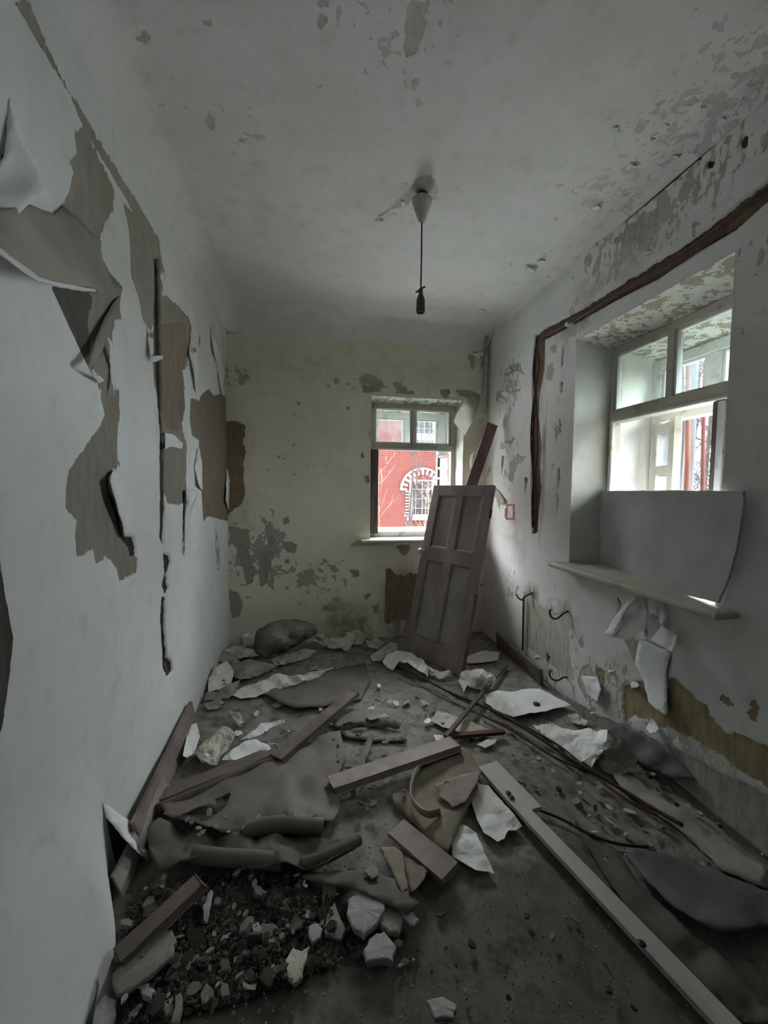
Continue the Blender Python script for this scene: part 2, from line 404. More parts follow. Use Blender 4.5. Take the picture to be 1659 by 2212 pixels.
def vnoise(P, f, seed):
    rng = np.random.RandomState(seed); g = rng.rand(64, 64)
    q = P*f; i = np.floor(q).astype(int); t = q-i; t = t*t*(3-2*t)
    a = lambda dx, dy: g[(i[:, 0]+dx) % 64, (i[:, 1]+dy) % 64]
    return (a(0, 0)*(1-t[:, 0])+a(1, 0)*t[:, 0])*(1-t[:, 1])+(a(0, 1)*(1-t[:, 0])+a(1, 1)*t[:, 0])*t[:, 1]-.5
def pxpoly(side, flat):
    q = [flat[i:i+2] for i in range(0, len(flat), 2)]
    axis, plane = {'L': (0, XL), 'R': (0, XR), 'B': (1, YB), 'C': (2, HC), 'F': (2, 0)}[side]
    ij = {'L': (1, 2), 'R': (1, 2), 'B': (0, 2), 'C': (0, 1), 'F': (0, 1)}[side]
    r = [on(*p, axis, plane) for p in q]; return [(p[ij[0]], p[ij[1]]) for p in r]
def N(s): return [float(x) for x in s.split()]
def crop(s, ox, oy, k):         # numbers read off an enlarged view
    v = N(s); return [(v[i]/k+(ox if i % 2 == 0 else oy)) for i in range(len(v))]
def axisgrid(a, b, st, extra=()):
    g = list(np.linspace(a, b, max(2, int(round((b-a)/st))+1)))
    g = [x for x in g if all(abs(x-e) > st*.45 for e in extra)]+[e for e in extra if a <= e <= b]
    return np.array(sorted(g))
DEPTH = {'peel': .003, 'peelb': .003, 'ochre': .004, 'dark': .003, 'chase': .022}
def wall(name, side, us, vs, hole, polys, blobs, m, shape=None, wob=.004, seed=1):
    U, V = np.meshgrid(us, vs, indexing='ij'); P = np.stack([U.ravel(), V.ravel()], 1)
    att = {}
    for a, plist in polys.items():
        s = np.full(len(P), -.12)
        for p in plist: s = np.maximum(s, sdf(P, pxpoly(side, p)))
        att[a] = s
    for a, bl in blobs.items():
        s = np.zeros(len(P))
        for (px, py, rx, ry, v) in bl:
            c = np.array(pxpoly(side, (px, py))[0]); q = (P-c)/np.array((rx, ry))
            s = np.maximum(s, v*np.clip(1.25-np.sqrt((q**2).sum(1)), 0, 1))
        att[a] = s
    h = wob*(vnoise(P, 1.3, seed)+.5*vnoise(P, 4, seed+1)+.18*vnoise(P, 14, seed+2))*2
    for a, d in DEPTH.items():
        if a in att:
            h -= d*np.clip(att[a]/.012+.5, 0, 1)
    if shape is not None: h = h+shape(P)
    n_u, n_v = len(us), len(vs)
    if side == 'L': co = np.stack([XL+h, P[:, 0], P[:, 1]], 1)
    elif side == 'R': co = np.stack([XR-h, P[:, 0], P[:, 1]], 1)
    elif side == 'B': co = np.stack([P[:, 0], YB-h, P[:, 1]], 1)
    elif side == 'C': co = np.stack([P[:, 0], P[:, 1], HC-h], 1)
    else: co = np.stack([P[:, 0], P[:, 1], h], 1)
    ii, jj = np.meshgrid(np.arange(n_u-1), np.arange(n_v-1), indexing='ij'); ii, jj = ii.ravel(), jj.ravel()
    keep = np.ones(len(ii), bool)
    if hole:
        cu, cv = (us[ii]+us[ii+1])/2, (vs[jj]+vs[jj+1])/2
        keep = ~((cu > hole[0]) & (cu < hole[1]) & (cv > hole[2]) & (cv < hole[3]))
    ii, jj = ii[keep], jj[keep]
    q = np.stack([ii*n_v+jj, (ii+1)*n_v+jj, (ii+1)*n_v+jj+1, ii*n_v+jj+1], 1)
    if side in 'RFB': pass
    if side in ('R', 'C'): q = q[:, ::-1]
    used = np.unique(q); remap = np.full(len(P), -1); remap[used] = np.arange(len(used)); q = remap[q]
    me = bpy.data.meshes.new(name); me.vertices.add(len(used)); me.vertices.foreach_set('co', co[used].astype(np.float32).ravel())
    me.loops.add(q.size); me.loops.foreach_set('vertex_index', q.ravel().astype(np.int32))
    me.polygons.add(len(q)); me.polygons.foreach_set('loop_start', np.arange(0, q.size, 4, dtype=np.int32))
    me.polygons.foreach_set('use_smooth', np.ones(len(q), bool))
    me.update(calc_edges=True)
    for a, s in att.items():
        x = me.attributes.new(a, 'FLOAT', 'POINT'); x.data.foreach_set('value', s[used].astype(np.float32))
    return link(name, me, m, kind='structure')

# ------------------------------------------------------------------ the room shell
RES = .009
# opening numbers: (u0, u1, z0, z1)
HB = (.596, 1.565, 1.0, 2.424)
HR = (1.493, 2.546, .985, 2.547)
L1 = lambda s: crop(s, 0, 700, 2.9625)
left_polys = {
 'dark': [N('226 1748 300 1794 330 1866 300 1900 262 1900 244 1830'), N('0 330 8 335 14 370 12 420 0 440'), N('108 618 245 640 258 655 245 690 200 800 190 792 150 710'), N('0 1170 14 1270 33 1380 24 1460 10 1560 0 1600')],
 'peel': [
  N('180 272 205 325 235 380 250 415 245 452 224 482 215 510 222 575 258 612 262 640 250 680 240 720 246 800 252 850 215 840 200 790 190 700 200 640 140 600 60 540 115 460 135 440 150 400 155 370 146 345 165 330 160 290'),
  L1('650 400 760 430 770 520 762 700 765 900 720 950 695 1010 720 1100 760 1200 800 1340 850 1380 880 1500 880 1590 770 1640 740 1540 680 1490 620 1530 600 1440 500 1500 495 1380 500 1250 430 1180 430 1060 450 940 520 840 570 760 640 660 680 580 650 480'),
  N('25 0 60 0 100 95 133 170 190 262 300 440 345 520 352 600 335 560 300 490 280 440 180 275 150 205 92 110 52 40'),
  N('268 440 300 470 332 520 346 590 352 640 362 640 386 660 410 690 412 735 405 790 396 800 400 840 392 880 396 935 404 960 402 1075 392 1090 360 1088 355 1060 354 960 372 940 352 940 345 870 335 830 330 720 310 690 300 640 285 600 280 500'),
 ],
 'peelb': [N('412 860 430 865 437 850 450 840 462 855 480 850 497 870 500 1110 490 1125 470 1120 450 1115 440 1125 437 1060 431 950 416 940 410 905'),
           N('352 700 400 700 408 760 396 800 400 880 392 930 360 925 348 860')],
 'chase': [N('336 560 344 560 352 760 353 940 356 1000 356 1100 352 1180 345 1160 345 1000 347 940 342 860 338 740'),
           N('352 1195 366 1200 370 1215 360 1240 362 1262 366 1270 358 1285 350 1262 356 1240'), N('350 1290 358 1290 357 1360 362 1420 372 1430 374 1450 362 1462 352 1440 350 1380 347 1330'),
           L1('700 960 740 930 745 945 710 985 715 1060 745 1140 775 1210 795 1330 830 1370 860 1360 880 1480 845 1490 830 1420 790 1375 765 1290 750 1210 715 1110 695 1030'),
           N('1000 1')[:0] or N('396 1060 401 1062 400 1120 396 1200 393 1200 396 1120')]}
left_polys['chase'] = [p for p in left_polys['chase'] if len(p) > 5]
left_blobs = {'chip': [(470, 1180, .2, .45, .6), (430, 760, .25, .3, .45), (330, 1500, .3, .3, .25), (330, 640, .5, .35, .35), (250, 900, .3, .4, .25)],
              'damp': [(480, 860, .35, .9, .35)], 'rust': [(345, 950, .05, .3, .3)]}
def bulge(P):      # loose paper bellying out from the foot of the wall near the viewer
    a = np.clip((1.66-P[:, 0])/.34, 0, 1); a = a*a*(3-2*a); b = np.clip(1-P[:, 1]/.62, 0, 1); b = b*b*(3-2*b)
    return a*b*(.15+.03*vnoise(P, 3.1, 77))
us = np.concatenate([np.linspace(YF, .85, 30)[:-1], axisgrid(.85, YB+.06, RES)])
wall_left = wall('wall_left', 'L', us, axisgrid(-.08, 3.0, RES), None, left_polys, left_blobs, M['wall_left'], shape=bulge, seed=3)

B1 = lambda s: crop(s, 460, 740, 2.37)
back_polys = {
 'peelb': [B1('60 410 120 405 165 425 160 470 150 500 165 560 152 620 155 720 165 790 150 830 110 850 80 880 60 890'),
           B1('885 1155 905 1158 935 1195 985 1195 1010 1180 1060 1180 1060 1420 1000 1420 950 1410 905 1435 880 1430')],
 'peel': [B1('80 940 130 950 185 960 180 1040 185 1100 210 1160 205 1230 175 1240 150 1150 120 1060 90 1020'),
          B1('240 1080 290 1060 310 1080 290 1160 275 1230 245 1255 235 1180'), B1('275 985 300 990 325 1010 300 1040 280 1050 275 1010'),
          B1('355 1020 395 1015 430 1040 420 1080 380 1075 360 1050'), B1('80 1260 130 1280 150 1330 140 1400 100 1410 85 1350'),
          B1('765 215 800 225 850 210 858 250 830 255 770 260'), B1('960 235 985 215 1000 250 1030 245 1040 265 960 262'), B1('1165 240 1210 238 1215 262 1195 285 1165 265'), B1('1245 245 1310 240 1370 265 1370 285 1270 275'),
          B1('755 565 775 562 778 590 758 595'), B1('775 685 800 680 800 715 780 718'), B1('940 1040 1010 1035 1005 1070 980 1095 955 1070'),
          B1('560 1345 600 1340 630 1360 610 1385 560 1370'), B1('700 1165 745 1165 750 1195 720 1200'), B1('815 1350 850 1340 845 1390 820 1385'), B1('770 1300 800 1280 810 1290 785 1320'),
          B1('370 1110 390 1108 392 1130 372 1130'), B1('360 905 385 890 392 920 365 930'), B1('430 300 445 302 442 318 430 315'), B1('680 328 700 330 690 345'), B1('230 980 245 985 240 1005 230 1000')]}
back_blobs = {'chip': [(560, 1200, .5, .55, .72), (690, 1250, .6, .4, .62), (800, 830, .9, .12, .62), (1040, 780, .2, .2, .7), (500, 810, .25, .2, .7), (790, 1350, .5, .3, .5), (650, 1000, 1.0, .8, .35), (1000, 1250, .5, .5, .5)],
              'damp': [(740, 1345, .28, .3, .9), (860, 1330, .2, .4, .8), (500, 1000, .12, .5, .5), (740, 790, 1.2, .25, .25), (600, 1430, .8, .2, .5), (510, 1130, .15, .3, .6)],
              'rust': [(870, 1300, .22, .4, .9), (740, 1345, .15, .2, .3)]}
wall_back = wall('wall_back', 'B', axisgrid(XL-.06, XR+.06, RES, HB[:2]), axisgrid(-.08, 3.0, RES, HB[2:]), HB, back_polys, back_blobs, M['wall_back'], seed=11)

R1 = lambda s: crop(s, 1060, 640, 2.77)
R2 = lambda s: crop(s, 1060, 1240, 2.77)
R3 = lambda s: crop(s, 960, 740, 5.03)
right_polys = {
 'peel': [R2('200 110 245 130 300 190 370 240 440 220 480 290 470 470 500 640 440 600 350 540 240 450 190 430'),
          R2('800 395 900 400 1000 420 1080 460 1070 560 1040 640 990 620 930 580 860 540 830 460'),
          R2('540 560 590 540 620 600 650 620 655 700 630 760 560 740 520 640')],
 'ochre': [R2('800 690 850 650 900 640 930 690 940 740 1000 810 1040 850 1055 800 1060 640 1085 630 1120 640 1160 690 1230 740 1300 790 1310 840 1360 900 1400 960 1460 945 1500 970 1580 1000 1659 1030 2200 1341 2200 1640 1659 1280 1500 1180 1350 1060 1250 1000 1150 960 1000 910 960 870 880 860 810 880 790 800'),
           R2('1540 750 1570 740 1600 800 1590 890 1545 870 1535 810'), R2('1350 720 1390 720 1440 775 1420 780 1360 745'), R2('630 575 660 570 685 590 680 660 645 650')],
 'peelb': [R3('640 350 660 290 740 240 820 230 850 300 880 360 850 350 800 300 720 340 650 365'), R3('720 480 790 500 825 490 815 530 760 535 720 510'),
           R3('665 1090 720 1040 760 1045 730 1105'), R3('610 1090 640 1100 660 1140 640 1155 612 1150'), R3('700 1400 720 1280 800 1205 840 1250 880 1240 850 1300 800 1330 760 1420 740 1560 700 1480'),
           R3('1130 60 1180 10 1225 40 1210 110 1170 120'), R3('1110 250 1180 220 1190 300 1160 420 1100 380'), R2('1150 1180 1190 1185 1185 1215 1155 1205'), N('1140 1438 1200 1490 1290 1545 1370 1575 1420 1600 1480 1630 1560 1672 1659 1712 1854 1850 1900 2110 1700 1930 1560 1800 1300 1598'),
           R3('560 560 600 520 650 540 640 600 600 590 570 640'),
           N('1245 556 1300 512 1350 468 1450 384 1560 288 1659 204 1659 178 1560 268 1450 366 1350 452 1290 500 1250 540'),
           N('1330 520 1380 470 1420 450 1425 480 1400 500 1395 520 1360 525')],
 'chase': [N('1300 516 1350 478 1450 394 1560 298 1659 213 1907 8 1907 -22 1659 190 1600 240 1560 282 1500 336 1450 380 1400 425 1350 466 1310 500'), N('1163 722 1175 712 1250 672 1330 622 1420 567 1500 517 1580 452 1659 392 1907 226 1907 276 1659 432 1590 494 1510 542 1420 602 1330 648 1250 693 1178 732'),
           N('1156 722 1176 726 1174 800 1164 850 1162 900 1168 960 1165 1000 1168 1060 1163 1100 1161 1150 1150 1152 1149 1100 1148 1000 1147 930 1149 880 1150 800'),
           R3('1292 40 1300 40 1290 120 1280 250 1272 255 1284 120'), R3('1230 1370 1245 1372 1248 1470 1240 1590 1232 1590 1236 1470'), R3('1255 830 1262 900 1258 980 1248 985 1252 920'),
           R3('1258 430 1282 435 1272 540 1264 545'), R3('1176 1320 1186 1320 1182 1380 1176 1390'), R3('625 1230 642 1235 634 1330 626 1440 622 1330'), R3('875 1470 898 1475 892 1560 885 1660 880 1570'),
           R3('1220 1630 1238 1700 1230 1850 1220 1930 1226 1800'), R3('552 1590 570 1600 590 1740 610 1840 585 1760'), R2('755 140 770 165 775 200 765 240 760 190'),
           N('1505 300 1515 330 1512 350 1500 340'), N('1530 350 1545 348 1540 362 1530 362'), N('1604 290 1616 296 1612 320 1600 318'), N('1180 1410 1186 1420 1183 1440')]}
right_blobs = {'chip': [(1420, 470, .9, .3, .75), (1100, 830, .35, .4, .7), (1100, 1000, .3, .5, .55), (1250, 690, .3, .25, .6), (1200, 1400, .45, .5, .72), (1330, 1500, .5, .35, .66), (1105, 1270, .3, .25, .6), (1500, 1620, .5, .3, .6), (1210, 900, .2, .6, .4), (1600, 620, .5, .6, .4)],
               'damp': [(1195, 1370, .35, .5, .55), (1560, 1680, .7, .3, .75), (1320, 600, .6, .14, .5), (1110, 1150, .25, .3, .4), (1420, 1560, .6, .3, .6), (1090, 830, .3, .4, .3)],
               'rust': [(1172, 1000, .05, .6, .95), (1172, 830, .05, .4, .8), (1240, 700, .3, .08, .7), (1150, 1285, .12, .1, .9), (1225, 1325, .06, .08, .5)]}
us = np.concatenate([np.linspace(YF, .85, 30)[:-1], axisgrid(.85, YB+.06, RES, HR[:2])])
wall_right = wall('wall_right', 'R', us, axisgrid(-.08, 3.12, RES, HR[2:]), HR, right_polys, right_blobs, M['wall_right'], seed=21)

def cove(P):
    r = .2; rl = .12
    q = np.hypot(np.clip(rl-(P[:, 0]-XL), 0, rl)*r/rl, np.clip(r-(YB-P[:, 1]), 0, r)); q = np.minimum(q, r)
    a = r-np.sqrt(np.maximum(r*r-q*q, 0))
    rr = .045; q2 = np.clip(rr-(XR-P[:, 0]), 0, rr); b = rr-np.sqrt(np.maximum(rr*rr-q2*q2, 0))
    return np.maximum(a, b)
def edgegrid(a, b, st, ra=0, rb=0):
    g = list(axisgrid(a, b, st))
    for r, s, o in ((ra, 1, a), (rb, -1, b)):
        if r: g += [o+s*r*(1-math.cos(t)) for t in np.linspace(0, math.pi/2, 22)]
    return np.unique(np.round(g, 5))
ceil_polys = {'peel': [crop('115 0 190 0 200 40 170 130 140 200 140 225 95 238 90 130 100 60', 830, 0, 2), crop('620 130 660 170 625 190 590 180', 0, 0, 2), crop('1380 60 1405 70 1385 125 1365 120', 0, 0, 2),
                       crop('1370 0 1440 0 1430 20 1380 25', 0, 0, 2), crop('850 90 910 95 905 110 855 105', 0, 0, 2), N('780 488 840 450 885 410 900 405 905 425 880 440 850 450 810 470'), N('888 405 905 380 930 380 945 405 940 430 905 432'),
                       crop('895 480 925 520 915 560 895 545', 0, 0, 2), crop('1040 598 1075 595 1070 608 1035 608', 0, 0, 2), crop('830 1100 880 1070 905 1080 870 1100 850 1140', 830, 0, 2),
                       crop('995 550 1040 570 1010 575', 830, 0, 2), crop('1080 565 1150 510 1120 570 1090 580', 830, 0, 2), crop('1135 465 1205 440 1190 455', 830, 0, 2), crop('1020 850 1060 830 1050 850', 830, 0, 2), crop('1290 450 1340 420 1360 440 1320 470', 830, 0, 2),
                       crop('1100 715 1060 700 1170 720 1250 690 1210 720', 830, 0, 2)]}
ceil_blobs = {'chip': [(1330, 420, .55, .5, .52), (1480, 270, .5, .5, .58), (1600, 180, .5, .5, .6), (1200, 560, .5, .5, .42), (880, 40, .5, .5, .45), (480, 260, .5, .5, .35), (870, 450, .3, .25, .5), (1130, 680, .5, .35, .4), (650, 470, .8, .6, .25), (1020, 730, .25, .12, .7)],
              'damp': [(640, 700, .5, .25, .3), (760, 720, .9, .2, .35), (620, 480, .7, .6, .12), (1300, 560, .4, .5, .2)], 'rust': [(0, 0, .01, .01, 0)]}
ceiling = wall('ceiling', 'C', edgegrid(XL, XR, .013, .12, .045), np.unique(np.round(np.concatenate([np.linspace(YF, .6, 30), edgegrid(.6, YB, .013, 0, .2)]), 5)), None, ceil_polys, ceil_blobs, M['ceiling'], shape=cove, wob=.003, seed=31)

def floor_shape(P):
    return .012*vnoise(P, 2.2, 41)+.006*vnoise(P, 9, 42)+.003*vnoise(P, 30, 43)-.012
floor = wall('floor', 'F', axisgrid(XL-.05, XR+.05, .015), np.concatenate([np.linspace(YF, .4, 30)[:-1], axisgrid(.4, YB+.05, .015)]), None, {'dirt': [N('620 1860 900 1900 1010 1880 1120 1850 1240 1800 1330 1850 1420 1960 1560 2090 1659 2190 1800 2500 300 2500 200 2300 240 2000 420 1880')]}, {}, M['floor'], shape=floor_shape, wob=0)  # outline of the foreground darkening painted into the floor colour
put('wall_front', [(XL-.05, YF, 0), (XR+.05, YF, 0), (XR+.05, YF, HC), (XL-.05, YF, HC)], [(0, 1, 2, 3)], simple('wall_front_paint', (.07, .06, .055)), kind='structure')  # unseen; set close and near-black to soak up bounced light

tube('old_pipe', [(1.775, 3.915, 3.1), (1.775, 3.915, 2.45), (1.78, 3.915, 2.30)], .02, simple('painted_pipe', (.5, .5, .45)), wall_back, 10)

# window reveals: short tunnels through the thick walls, part of each wall
def reveal(parent, side, hole, segs, seed):
    """segs: list of (depth, u0, u1, z0, z1) rings from the room face outward"""
    for nm, fn in (('window_jamb', lambda r, t: (r[1], r[3]+(r[4]-r[3])*t)), ('window_jamb', lambda r, t: (r[2], r[3]+(r[4]-r[3])*t)),
                   ('window_soffit', lambda r, t: (r[1]+(r[2]-r[1])*t, r[4])), ('window_ledge', lambda r, t: (r[1]+(r[2]-r[1])*t, r[3]))):
        V = []; F = []; nt_ = 60; rows = []
        for a, b in zip(segs[:-1], segs[1:]):
            for k in range(18): rows.append([a[i]+(b[i]-a[i])*k/18 for i in range(5)])
        rows.append(segs[-1]); pe = []; ch = []
        for i, r in enumerate(rows):
            for j in range(nt_+1):
                u, z = fn(r, j/nt_); nz = .006*mnoise.noise(Vector((u*7+seed, r[0]*7, z*7))) if 0 < i < len(rows)-1 else 0
                V.append((r[0], u+nz, z+nz) if side == 'R' else (u+nz, r[0], z+nz))
                ch.append(.62 if nm == 'window_soffit' else .12); pe.append(-.1)
        for i in range(len(rows)-1):
            for j in range(nt_):
                F.append((i*(nt_+1)+j, i*(nt_+1)+j+1, (i+1)*(nt_+1)+j+1, (i+1)*(nt_+1)+j))
        o = put(nm, V, F, M['reveal'], parent, True)
        for a, s in (('chip', ch), ('peel', pe)):
            x = o.data.attributes.new(a, 'FLOAT', 'POINT'); x.data.foreach_set('value', s)
reveal(wall_back, 'B', HB, [(YB, *HB), (4.16, .62, 1.545, 1.0, 2.392), (4.52, .60, 1.56, 1.0, 2.36)], 5)
reveal(wall_right, 'R', HR, [(XR, *HR), (2.075, 1.56, 2.505, .985, 2.49), (2.52, 1.54, 2.52, .985, 2.43)], 9)

# the house around the room: thick outer walls and the storey above
oh = bmesh.new()
for lo, hi in (((-7, 4.05, -1.1), (.53, 4.55, 3.4)), ((1.62, 4.05, -1.1), (2.55, 4.55, 3.4)), ((.53, 4.05, -1.1), (1.62, 4.55, .955)), ((.53, 4.05, 2.47), (1.62, 4.55, 3.4)),
               ((1.92, -7, -1.1), (2.55, 1.44, 3.4)), ((1.92, 2.60, -1.1), (2.55, 4.05, 3.4)), ((1.92, 1.44, -1.1), (2.55, 2.60, .93)), ((1.92, 1.44, 2.56), (2.55, 2.60, 3.4)),
               ((-7, -7, 3.4), (2.55, 4.55, 3.9)), ((-7, -7, -1.1), (-6.5, 4.05, 3.4)), ((-6.5, -7, -1.1), (1.92, -6.5, 3.4)), ((-7, -7, -1.2), (2.55, 4.55, -1.1))):
    box_bm(oh, lo, hi, 0)
frombm('wall_outer', oh, 'stone_white', kind='structure')

# ------------------------------------------------------------------ window_1 (far wall)
def wbox(side, nm, s0, s1, d0, d1, z0, z1, m, parent, bev=.004):
    lo, hi = ((d0, s0, z0), (d1, s1, z1)) if side == 'R' else ((s0, d0, z0), (s1, d1, z1))
    return box(nm, lo, hi, m, parent, bev)
def frame_bm(side, s0, s1, d0, d1, z0, z1, wd):
    bm = bmesh.new()
    for a in ((s0, s0+wd[0], z0, z1), (s1-wd[1], s1, z0, z1), (s0+wd[0], s1-wd[1], z1-wd[3], z1), (s0+wd[0], s1-wd[1], z0, z0+wd[2])):
        lo, hi = ((d0, a[0], a[2]), (d1, a[1], a[3])) if side == 'R' else ((a[0], d0, a[2]), (a[1], d1, a[3]))
        box_bm(bm, lo, hi, .004)
    return bm
E_ = EYE
w1 = frombm('window_1', frame_bm('B', .615, 1.55, 4.14, 4.21, 1.0, 2.392, (.045, .05, .06, .04)), 'frame', kind='structure')
wbox('B', 'transom', .66, 1.5, 4.13, 4.215, E_+.425, E_+.478, 'frame', w1)
wbox('B', 'transom_edge', .64, 1.5, 4.115, 4.13, E_+.41, E_+.432, 'frame_white', w1)
wbox('B', 'mullion', 1.07, 1.098, 4.14, 4.2, E_+.478, E_+.852, 'frame', w1)
wbox('B', 'head_board', .64, 1.53, 4.125, 4.142, E_+.838, E_+.895, 'frame', w1)
for a, b in ((.66, 1.07), (1.098, 1.5)):
    s = frombm('transom_light', frame_bm('B', a, b, 4.165, 4.195, E_+.478, E_+.852, (.024, .024, .024, .02)), 'frame_white', w1)
    wbox('B', 'pane', a+.02, b-.02, 4.178, 4.181, E_+.5, E_+.835, 'glass', s, 0)
wbox('B', 'bare_stile', .625, .70, 4.10, 4.135, 1.04, E_+.415, 'frame_dark', w1)
wbox('B', 'bottom_rail', .66, 1.5, 4.12, 4.2, 1.0, 1.06, 'frame_white', w1)
# outer casing
oc = frombm('outer_frame', frame_bm('B', .66, 1.55, 4.44, 4.5, 1.0, 2.37, (.07, .10, .07, .07)), 'frame_white', w1)
wbox('B', 'outer_transom', .73, 1.45, 4.44, 4.5, E_+.455, E_+.52, 'frame_white', w1)
wbox('B', 'outer_mullion', 1.062, 1.12, 4.445, 4.495, E_+.52, E_+.8, 'frame_white', w1)
for a, b in ((.73, 1.062), (1.12, 1.45)):
    s = frombm('outer_light', frame_bm('B', a, b, 4.455, 4.485, E_+.52, E_+.80, (.03, .03, .02, .02)), 'frame_white', w1)
    wbox('B', 'pane', a+.02, b-.02, 4.468, 4.471, E_+.53, E_+.79, 'glass', s, 0)
# opened casement leaf with two small panes, in the gap
def leaf(parent, H, Fp, z0, z1, rails, mm, wd=.045, th=.04, panes=(), gm='glass_dirty'):
    L = (Vector(Fp)-Vector(H)).length; a = math.atan2(Fp[1]-H[1], Fp[0]-H[0])
    T = Matrix.Translation((H[0], H[1], 0)) @ Matrix.Rotation(a, 4, 'Z')
    root = None
    def bx(nm, x0, x1, za, zb, m_, p, t=th):
        return box(nm, (x0, -t/2, za), (x1, t/2, zb), m_, p, .003 if t > .01 else 0, T)
    root = bx('casement', 0, wd, z0, z1, mm, parent)
    bx('stile', L-wd, L, z0, z1, mm, root)
    for z in (z0, *rails, z1-wd): bx('rail', wd, L-wd, z, z+wd*.8, mm, root, th*.8)
    for za, zb in panes: bx('pane', wd*.9, L-wd*.9, za, zb, gm, root, .004)
    return root
M['frame_brown'] = simple('brown_casement_paint', (.16, .11, .095), (.3, .27, .24), 9, .6, lo=.5, hi=.7)
leaf(w1, (1.515, 4.215), (1.44, 4.435), 1.06, E_+.40, (E_+.12, E_+.235), 'frame_brown', .035, .035, ((E_+.15, E_+.235), (E_+.26, E_+.36), (1.09, E_+.13)))
wbox('B', 'window_sill', .492, 1.66, 3.84, 4.14, .975, 1.003, 'sill', w1, .008)
box('iron_catch', (.583, 3.93, 2.02), (.592, 3.955, 2.07), M['chrome'], w1, .002)

# ------------------------------------------------------------------ window_2 (right wall)
w2 = frombm('window_2', frame_bm('R', 1.555, 2.505, 2.07, 2.14, .985, 2.49, (.05, .03, .06, .05)), 'frame', kind='structure')
wbox('R', 'transom', 1.605, 2.475, 2.055, 2.15, E_+.478, E_+.555, 'frame', w2)
wbox('R', 'transom_edge', 1.605, 2.475, 2.045, 2.06, E_+.474, E_+.492, 'frame_white', w2)
wbox('R', 'mullion', 2.018, 2.062, 2.07, 2.14, E_+.555, E_+.95, 'frame', w2)
for a, b in ((1.605, 2.018), (2.062, 2.475)):
    s = frombm('transom_light', frame_bm('R', a, b, 2.08, 2.12, E_+.555, E_+.945, (.014, .014, .014, .02)), 'frame_white', w2)
    wbox('R', 'pane', a+.01, b-.01, 2.098, 2.101, E_+.56, E_+.935, 'glass', s, 0)
wbox('R', 'white_stop', 2.452, 2.482, 2.05, 2.075, 1.045, E_+.474, 'frame_white', w2)
wbox('R', 'brass_hinge', 2.454, 2.47, 2.044, 2.05, E_+.24, E_+.32, simple('old_brass', (.55, .45, .22), (.4, .32, .15), 20, .4), w2)
# narrow right leaf left in the inner frame, no glass in it
nl = wbox('R', 'casement', 1.715, 1.775, 2.075, 2.125, 1.045, E_+.475, 'frame_dark', w2)
wbox('R', 'stile', 1.708, 1.745, 2.07, 2.078, 1.045, E_+.47, 'frame_white', nl)
wbox('R', 'stile', 1.606, 1.64, 2.08, 2.12, 1.045, E_+.475, 'frame', nl)
wbox('R', 'rail', 1.64, 1.715, 2.085, 2.115, 1.045, 1.10, 'frame', nl)
wbox('R', 'rail', 1.64, 1.715, 2.085, 2.115, E_+.2, E_+.225, 'frame_white', nl)
# outer casing
wbox('R', 'window_sill', 1.385, 2.625, 1.70, 2.07, .955, .99, 'sill', w2, .01)
frombm('outer_frame', frame_bm('R', 1.545, 2.515, 2.42, 2.49, .985, 2.425, (.07, .065, .07, .065)), 'frame_white', w2)
wbox('R', 'outer_transom', 1.615, 2.45, 2.42, 2.49, E_+.485, E_+.55, 'frame_white', w2)
wbox('R', 'outer_mullion', 2.035, 2.13, 2.425, 2.485, E_+.55, E_+.86, 'frame_white', w2)
for a, b in ((1.615, 2.035), (2.13, 2.45)):
    s = frombm('outer_light', frame_bm('R', a, b, 2.435, 2.475, E_+.55, E_+.86, (.018, .018, .016, .016)), 'frame_white', w2)
    wbox('R', 'pane', a+.01, b-.01, 2.453, 2.456, E_+.56, E_+.85, 'glass', s, 0)
leaf(w2, (2.405, 2.45), (2.25, 2.135), 1.06, E_+.472, (E_+.118,), 'frame', .075, .045, ((E_+.15, E_+.44), (1.09, E_+.12)))

# ------------------------------------------------------------------ ceiling lamp
lp = on(912, 418, 2, HC)
lamp = empty('pendant_lamp', (lp.x, lp.y, HC), 'bulbless pendant lamp, black socket on a cord from the ceiling', 'lamp')
lathe('ceiling_cup', [(.010, -.155), (.018, -.15), (.030, -.12), (.046, -.075), (.055, -.045), (.056, -.035), (.052, -.034), (.01, -.03)], M['canopy'], lamp, 22)
lathe('hook_plate', [(.02, -.032), (.026, -.02), (.03, -.004)], M['frame_dark'], lamp, 14)
zc = on(913, 625, 1, lp.y).z-HC
tube('cord', [(0, 0, -.15), (.001, 0, zc*.6), (0, 0, zc)], .0042, M['cord'], lamp, 8)
so = lathe('socket', [(.004, zc+.005), (.012, zc), (.013, zc-.03), (.020, zc-.045), (.024, zc-.06), (.0245, zc-.125), (.023, zc-.128), (.018, zc-.118)], M['black'], lamp, 18)
tube('wire_end', [(-.028, 0, zc-.022), (0, 0, zc), (.02, .004, zc+.015), (.026, .004, zc+.018)], .005, M['black'], so, 6)
lamp.scale = (1.0, 1.0, 1.0)

